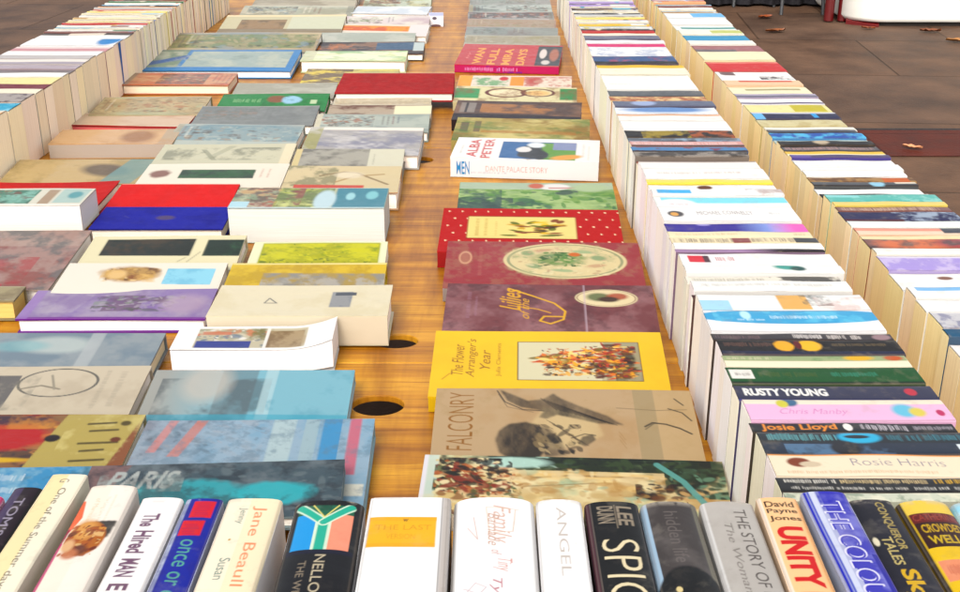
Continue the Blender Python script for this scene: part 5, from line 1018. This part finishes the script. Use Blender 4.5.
FB('beige and teal book half hidden under the tan one', 20, 160, 163, 159, 180, .022, art_o5, group=G, seed=85, spine='far', ext=.02, tilt=4)
FB('flat red hardcover under the thick green-topped book', -50, 180, 121, 180, 207, .020, wash('c83424', 'b82c1c', n=7), group=G, seed=86, spine='far', ext=.03, tilt=1, material='cloth', edge='a82418')
def art_o7(c): c.fill('dcd8c8'); c.rect(.0, .1, .62, .9, '3c7c64'); c.dabs((0, .1, .62, .9), ['3c7c64', '6c3c20', '8cbcac', '2c5c48', 'b8a078'], 120, .04); c.mottle('8cbcac', 7, .55, .6, .8, (0, .1, .6, .9)); c.rect(.68, .1, .76, .9, '9c7850', .8); c.rect(.78, .05, .98, .85, 'b4c8c0'); c.ell(.9, .4, .05, .2, '5c9ca0', .4); c.rect(0, .92, 1, 1, 'f4efe6')
FB('thick white-edged book with a green pictorial cover', -40, 189, 96, 189, 205, .046, art_o7, group=G, seed=87, spine='far', ext=0, tilt=0, z0=.024, hb=False, material='gloss', page=(.66, .62, .58))
def art_o8(c): c.fill('a88c84'); c.mottle('8c4c44', 4, .46, .6, .8); c.rect(0, 0, 1, .3, 'b8a498', .6); c.mottle('5c6464', 5, .52, .62, .7); c.rect(0, .96, .7, 1.02, 'b0303c'); c.mottle('a83038', 6, .5, .58, .6, (0, .5, .8, 1))
FB('mottled grey and red book at the left edge', -60, 231, 92, 231, 286, .026, art_o8, group=G, seed=88, spine='far', ext=.01, tilt=4, edge='b8a89c')
FB('book with old gold page edges at the left edge', -90, 287, 26, 287, 300, .032, wash('a89c7c', '7c6c54'), group=G, seed=89, spine='far', ext=0, tilt=0, z0=.002, page=(.62, .42, .12))
def art_o10(c): c.fill('98a0a4'); c.mottle('788894', 4, .46, .6, .8); c.ell(.55, .45, .16, .3, 'c0c8c4', .5, .8); c.rect(.68, 0, .74, 1.3, 'b8bcbc', .7); c.ell(.4, .5, .12, .2, '88b4b8', .5, .6)
FB('cloudy blue-grey book with yellowed page edge', -60, 333, 166, 333, 361, .026, art_o10, group=G, seed=90, spine='far', ext=.03, tilt=4, page=(.74, .64, .42))
def art_o11(c): c.fill('cbc0ac'); c.mottle('bcb09c', 4, .5, .65, .7); c.ring(.66, .36, .155, .30, .05, '6c6860'); c.rect(.3, .2, .50, .95, '5c5a5c', .9); c.mottle('a8a090', 7, .46, .54, .9, (.3, .2, .58, .95)); c.line([(.52, .5), (.60, .42), (.68, .5)], .003, '8c8474'); c.line([(.62, .2), (.66, .5)], .003, '9c9484'); c.marks(.83, .1, .855, .9, 'a09888', .7, .014, rot=90); c.marks(.89, .12, .92, .86, '9c9484', .7, .014, rot=90)
FB('oatmeal book with a grey ring drawn on its cover', -95, 366, 152, 366, 413, .022, art_o11, group=G, seed=91, spine='far', ext=.015, tilt=5, edge='d0c4b0', material='gloss', res=.0014)
def art_o12(c): c.fill('8c5c40'); c.dabs((0, 0, .72, 1.2), ['6c4434', '8c6c4c', 'c89c5c', '4c3c38', 'a87850', '8c2c24'], 200, .05, rot=0); c.ell(.38, .45, .30, .32, 'b01c24', .2, 1, .05, .3); c.ell(.1, .5, .14, .4, 'a81c24', .3, .9); c.ell(.48, .12, .16, .10, '3c3040', .5, .9); c.mottle('c88c4c', 7, .54, .6, .7, (0, 0, .7, .3)); c.ell(.45, .88, .2, .05, 'd8b444', .5, .9);  c.rect(.70, 0, 1, 1.5, 'b4a468', 1, -.06); c.ell(.69, .48, .03, .07, '241414', .3); c.mottle('d0c48c', 7, .54, .62, .7, (.72, 0, 1, 1.4)); 
def art_o12b(c):
    art_o12(c)
    for k, v in enumerate((.2, .34, .58, .72, .9)): c.line([(.80 + .02 * (k % 2), v), (.90 + .02 * (k % 3), v - .03)], .004, '4c4020', .9)
    c.ell(.94, .18, .02, .05, '5c5028', .4); c.ell(.93, .5, .02, .05, '6c3c20', .4)
FB('red and khaki book with a curved spine at the lower left', -110, 415, 146, 415, 467, .026, art_o12b, group=G, seed=92, spine='far', ext=.03, tilt=4, edge='c8bc94', res=.0014)

# lettering on the thick white book's spine
# ------------------------------------------------------------------ price card on the bare strip
root = empty('price_card', at(436, 27), 'small folded white card standing on the bare strip of table', 'card')
q = Quads(); c = Canvas(.05, .045, .001); c.fill('f2ecec'); c.rect(0, 0, 1, .25, 'b0b4cc'); c.ell(.4, .42, .16, .12, '4c3c50', .4); c.ell(.5, .95, .35, .12, '5c1c1c', .3)
P = np.zeros((c.ny, c.nx, 3)); P[..., 0] = np.linspace(-.025, .025, c.nx)[None]; P[..., 1] = np.linspace(.02, 0, c.ny)[:, None]; P[..., 2] = np.linspace(.045, 0.0005, c.ny)[:, None]
q.grid(P, c.a); P2 = P.copy(); P2[..., 1] = .04 - P[..., 1]; q.grid(P2[::-1], hexc('e8e2dc')); q.build('folded_card', M['paper'], root)

# ------------------------------------------------------------------ things standing on the ground beyond
def rounded_block():
    p = at(882, 27, -TZ); root = empty('concrete_block', (p.x, p.y, 0), 'big off-white block with a rounded corner at the top right, on the paving', 'block')
    W, D, Hh, r = 2.6, 1.1, .95, .26
    pts = []
    for cx, cy, a0 in ((W - r, r, -90), (W - r, D - r, 0), (r, D - r, 90), (r, r, 180)):
        for k in range(13):
            a = R(a0 + k * 7.5); pts.append((cx + r * math.cos(a) - r, cy + r * math.sin(a)))
    pts = np.array(pts + [pts[0]]); n = len(pts); ctr = np.array([W / 2 - r, D / 2])
    prof = [(.97, .03), (.985, .035), (1, .06), (1, Hh - .03), (.995, Hh - .008), (.985, Hh), (0, Hh)]
    P = np.zeros((len(prof), n, 3))
    for i, (s, z) in enumerate(prof): P[i, :, :2] = ctr + (pts - ctr) * s; P[i, :, 2] = z
    q = Quads(); q.grid(P, (.80, .79, .72), True); q.build('body', M['block'], root)
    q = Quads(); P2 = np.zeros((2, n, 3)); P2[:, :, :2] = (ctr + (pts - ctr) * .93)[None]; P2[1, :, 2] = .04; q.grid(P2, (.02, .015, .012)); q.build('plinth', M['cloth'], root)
M['block'] = mat('painted_concrete', .5, .1, bump=.15, bump_scale=20)
rounded_block()
def tube(q, pts, r, col, n=10):
    pts = [Vector(p) for p in pts]; rings = []
    for i, p in enumerate(pts):
        d = (pts[min(i + 1, len(pts) - 1)] - pts[max(i - 1, 0)]).normalized()
        a = d.orthogonal().normalized(); b = d.cross(a)
        rings.append([tuple(p + (a * math.cos(t) + b * math.sin(t)) * r) for t in [2 * math.pi * k / n for k in range(n + 1)]])
    q.grid(np.array(rings), col, True)
M['redp'] = mat('red_paint', .35, .4)
p = at(828, 22, -TZ)
def shade_backdrop():  # black-draped box added where the far paving only lies in shadow
    a = at(700, 7, -TZ); b = at(846, 5, -TZ); W = (b - a).length
    root = empty('shade_backdrop', (a.x, a.y, 0), 'black-draped box added in place of the shadow behind the red stand', 'backdrop')
    n = 120; x = np.linspace(0, W, n); q = Quads(); P = np.zeros((14, n, 3)); z = np.linspace(.02, .86, 14)
    for i in range(14):
        P[i, :, 0] = x; P[i, :, 1] = .035 * np.sin(x * 31 + .4 * np.sin(x * 9)) * (1 - z[i] / .95) + .01 * np.sin(x * 77); P[i, :, 2] = z[i]
    q.grid(P, lin((26, 24, 28)), True); q.box(0, W, .045, .95, .02, .86, lin((26, 24, 28))); q.build('cloth', M['cloth'], root)
    q = Quads(); q.box(-.02, W + .02, -.045, .97, .862, .885, lin((40, 34, 30))); q.build('tabletop', M['cloth'], root)
shade_backdrop()
root = empty('red_stand', (p.x, p.y, 0), 'red metal stand with two uprights and a splayed foot by the white block', 'stand')
for dx in (0, .10):
    q = Quads(); tube(q, [(dx, 0, .01), (dx, 0, .5), (dx, .02, 1.1)], .036, lin((84, 5, 8))); q.build('upright', M['redp'], root)
q = Quads(); tube(q, [(.02, .5, 1.08), (.06, .1, 1.1), (.1, -.02, 1.08)], .02, lin((80, 5, 8))); q.build('crossbar', M['redp'], root)
q = Quads(); q.grid(np.array([[(.10, -.10, .03), (.3, -.24, .012)], [(.14, .02, .07), (.34, -.1, .03)], [(.18, .1, .03), (.4, -.02, .012)]], float), lin((96, 6, 9)), True)
q.grid(np.array([[(.10, -.10, .0), (.3, -.24, .0)], [(.10, -.10, .03), (.3, -.24, .012)]], float), lin((90, 6, 9))); q.build('foot', M['redp'], root)
for k, (px, py, lab) in enumerate(((752, 6, 'black folding stall trestle at the top beside the far right books'), (800, 14, 'black folding stall trestle left of the red stand'))):
    p = at(px, py, -TZ); root = empty('folding_trestle', (p.x, p.y, 0), lab, 'trestle', 'black trestles on the paving')
    for s in (-1, 1):
        q = Quads(); tube(q, [(s * .16, -.06, 0), (s * .13, .08, .7)], .014, (.01, .01, .012)); q.build('leg', M['steel'], root)
        q = Quads(); tube(q, [(s * .16, .55, 0), (s * .13, .12, .7)], .014, (.01, .01, .012)); q.build('leg', M['steel'], root)
    q = Quads(); q.box(-.2, .2, .02, .18, .70, .73, (.01, .01, .012)); q.build('top_bar', M['steel'], root)
M['leaf'] = mat('dry_leaf', .6, .1, bump=.2, bump_scale=60)
leaves = [(765, 19, 'a0581c', 'curled orange leaf on the paving nearest the far right books', .8), (775, 33, '9c6038', 'long tan leaf on the paving below the curled orange one', .95), (868, 30, 'a05828', 'orange leaf lying against the white block', .6),
          (930, 33, '8c5024', 'rust leaf under the long side of the white block', .9), (958, 43, 'c08c58', 'pale leaf at the right edge of the picture', 1.0), (912, 150, 'f0b48c', 'small bright leaf by the red paving band', .55)]
for i, (x, y, col, lab, s) in enumerate(leaves):
    p = at(x, y, -TZ); rr = random.Random(i); n = 9
    q = Quads(); P = np.zeros((5, n, 3))
    for a in range(n):
        t = a / (n - 1); wv = math.sin(math.pi * t) ** .7 * (.75 + .25 * math.sin(t * 19))
        for b in range(5):
            bb = (b - 2) / 2; P[b, a] = ((t - .5) * .16 * s, bb * .05 * s * wv, .006 + .018 * s * abs(bb) * rr.uniform(.6, 1.2) + .02 * s * (t - .5) ** 2)
    q.grid(P, hexc(col), True); o = q.build('fallen_leaf', M['leaf'], None); o.location = (p.x, p.y, .004); o.rotation_euler = (0, 0, rr.uniform(-.6, .6))
    tag(o, lab, 'leaf', 'dry leaves on the paving')
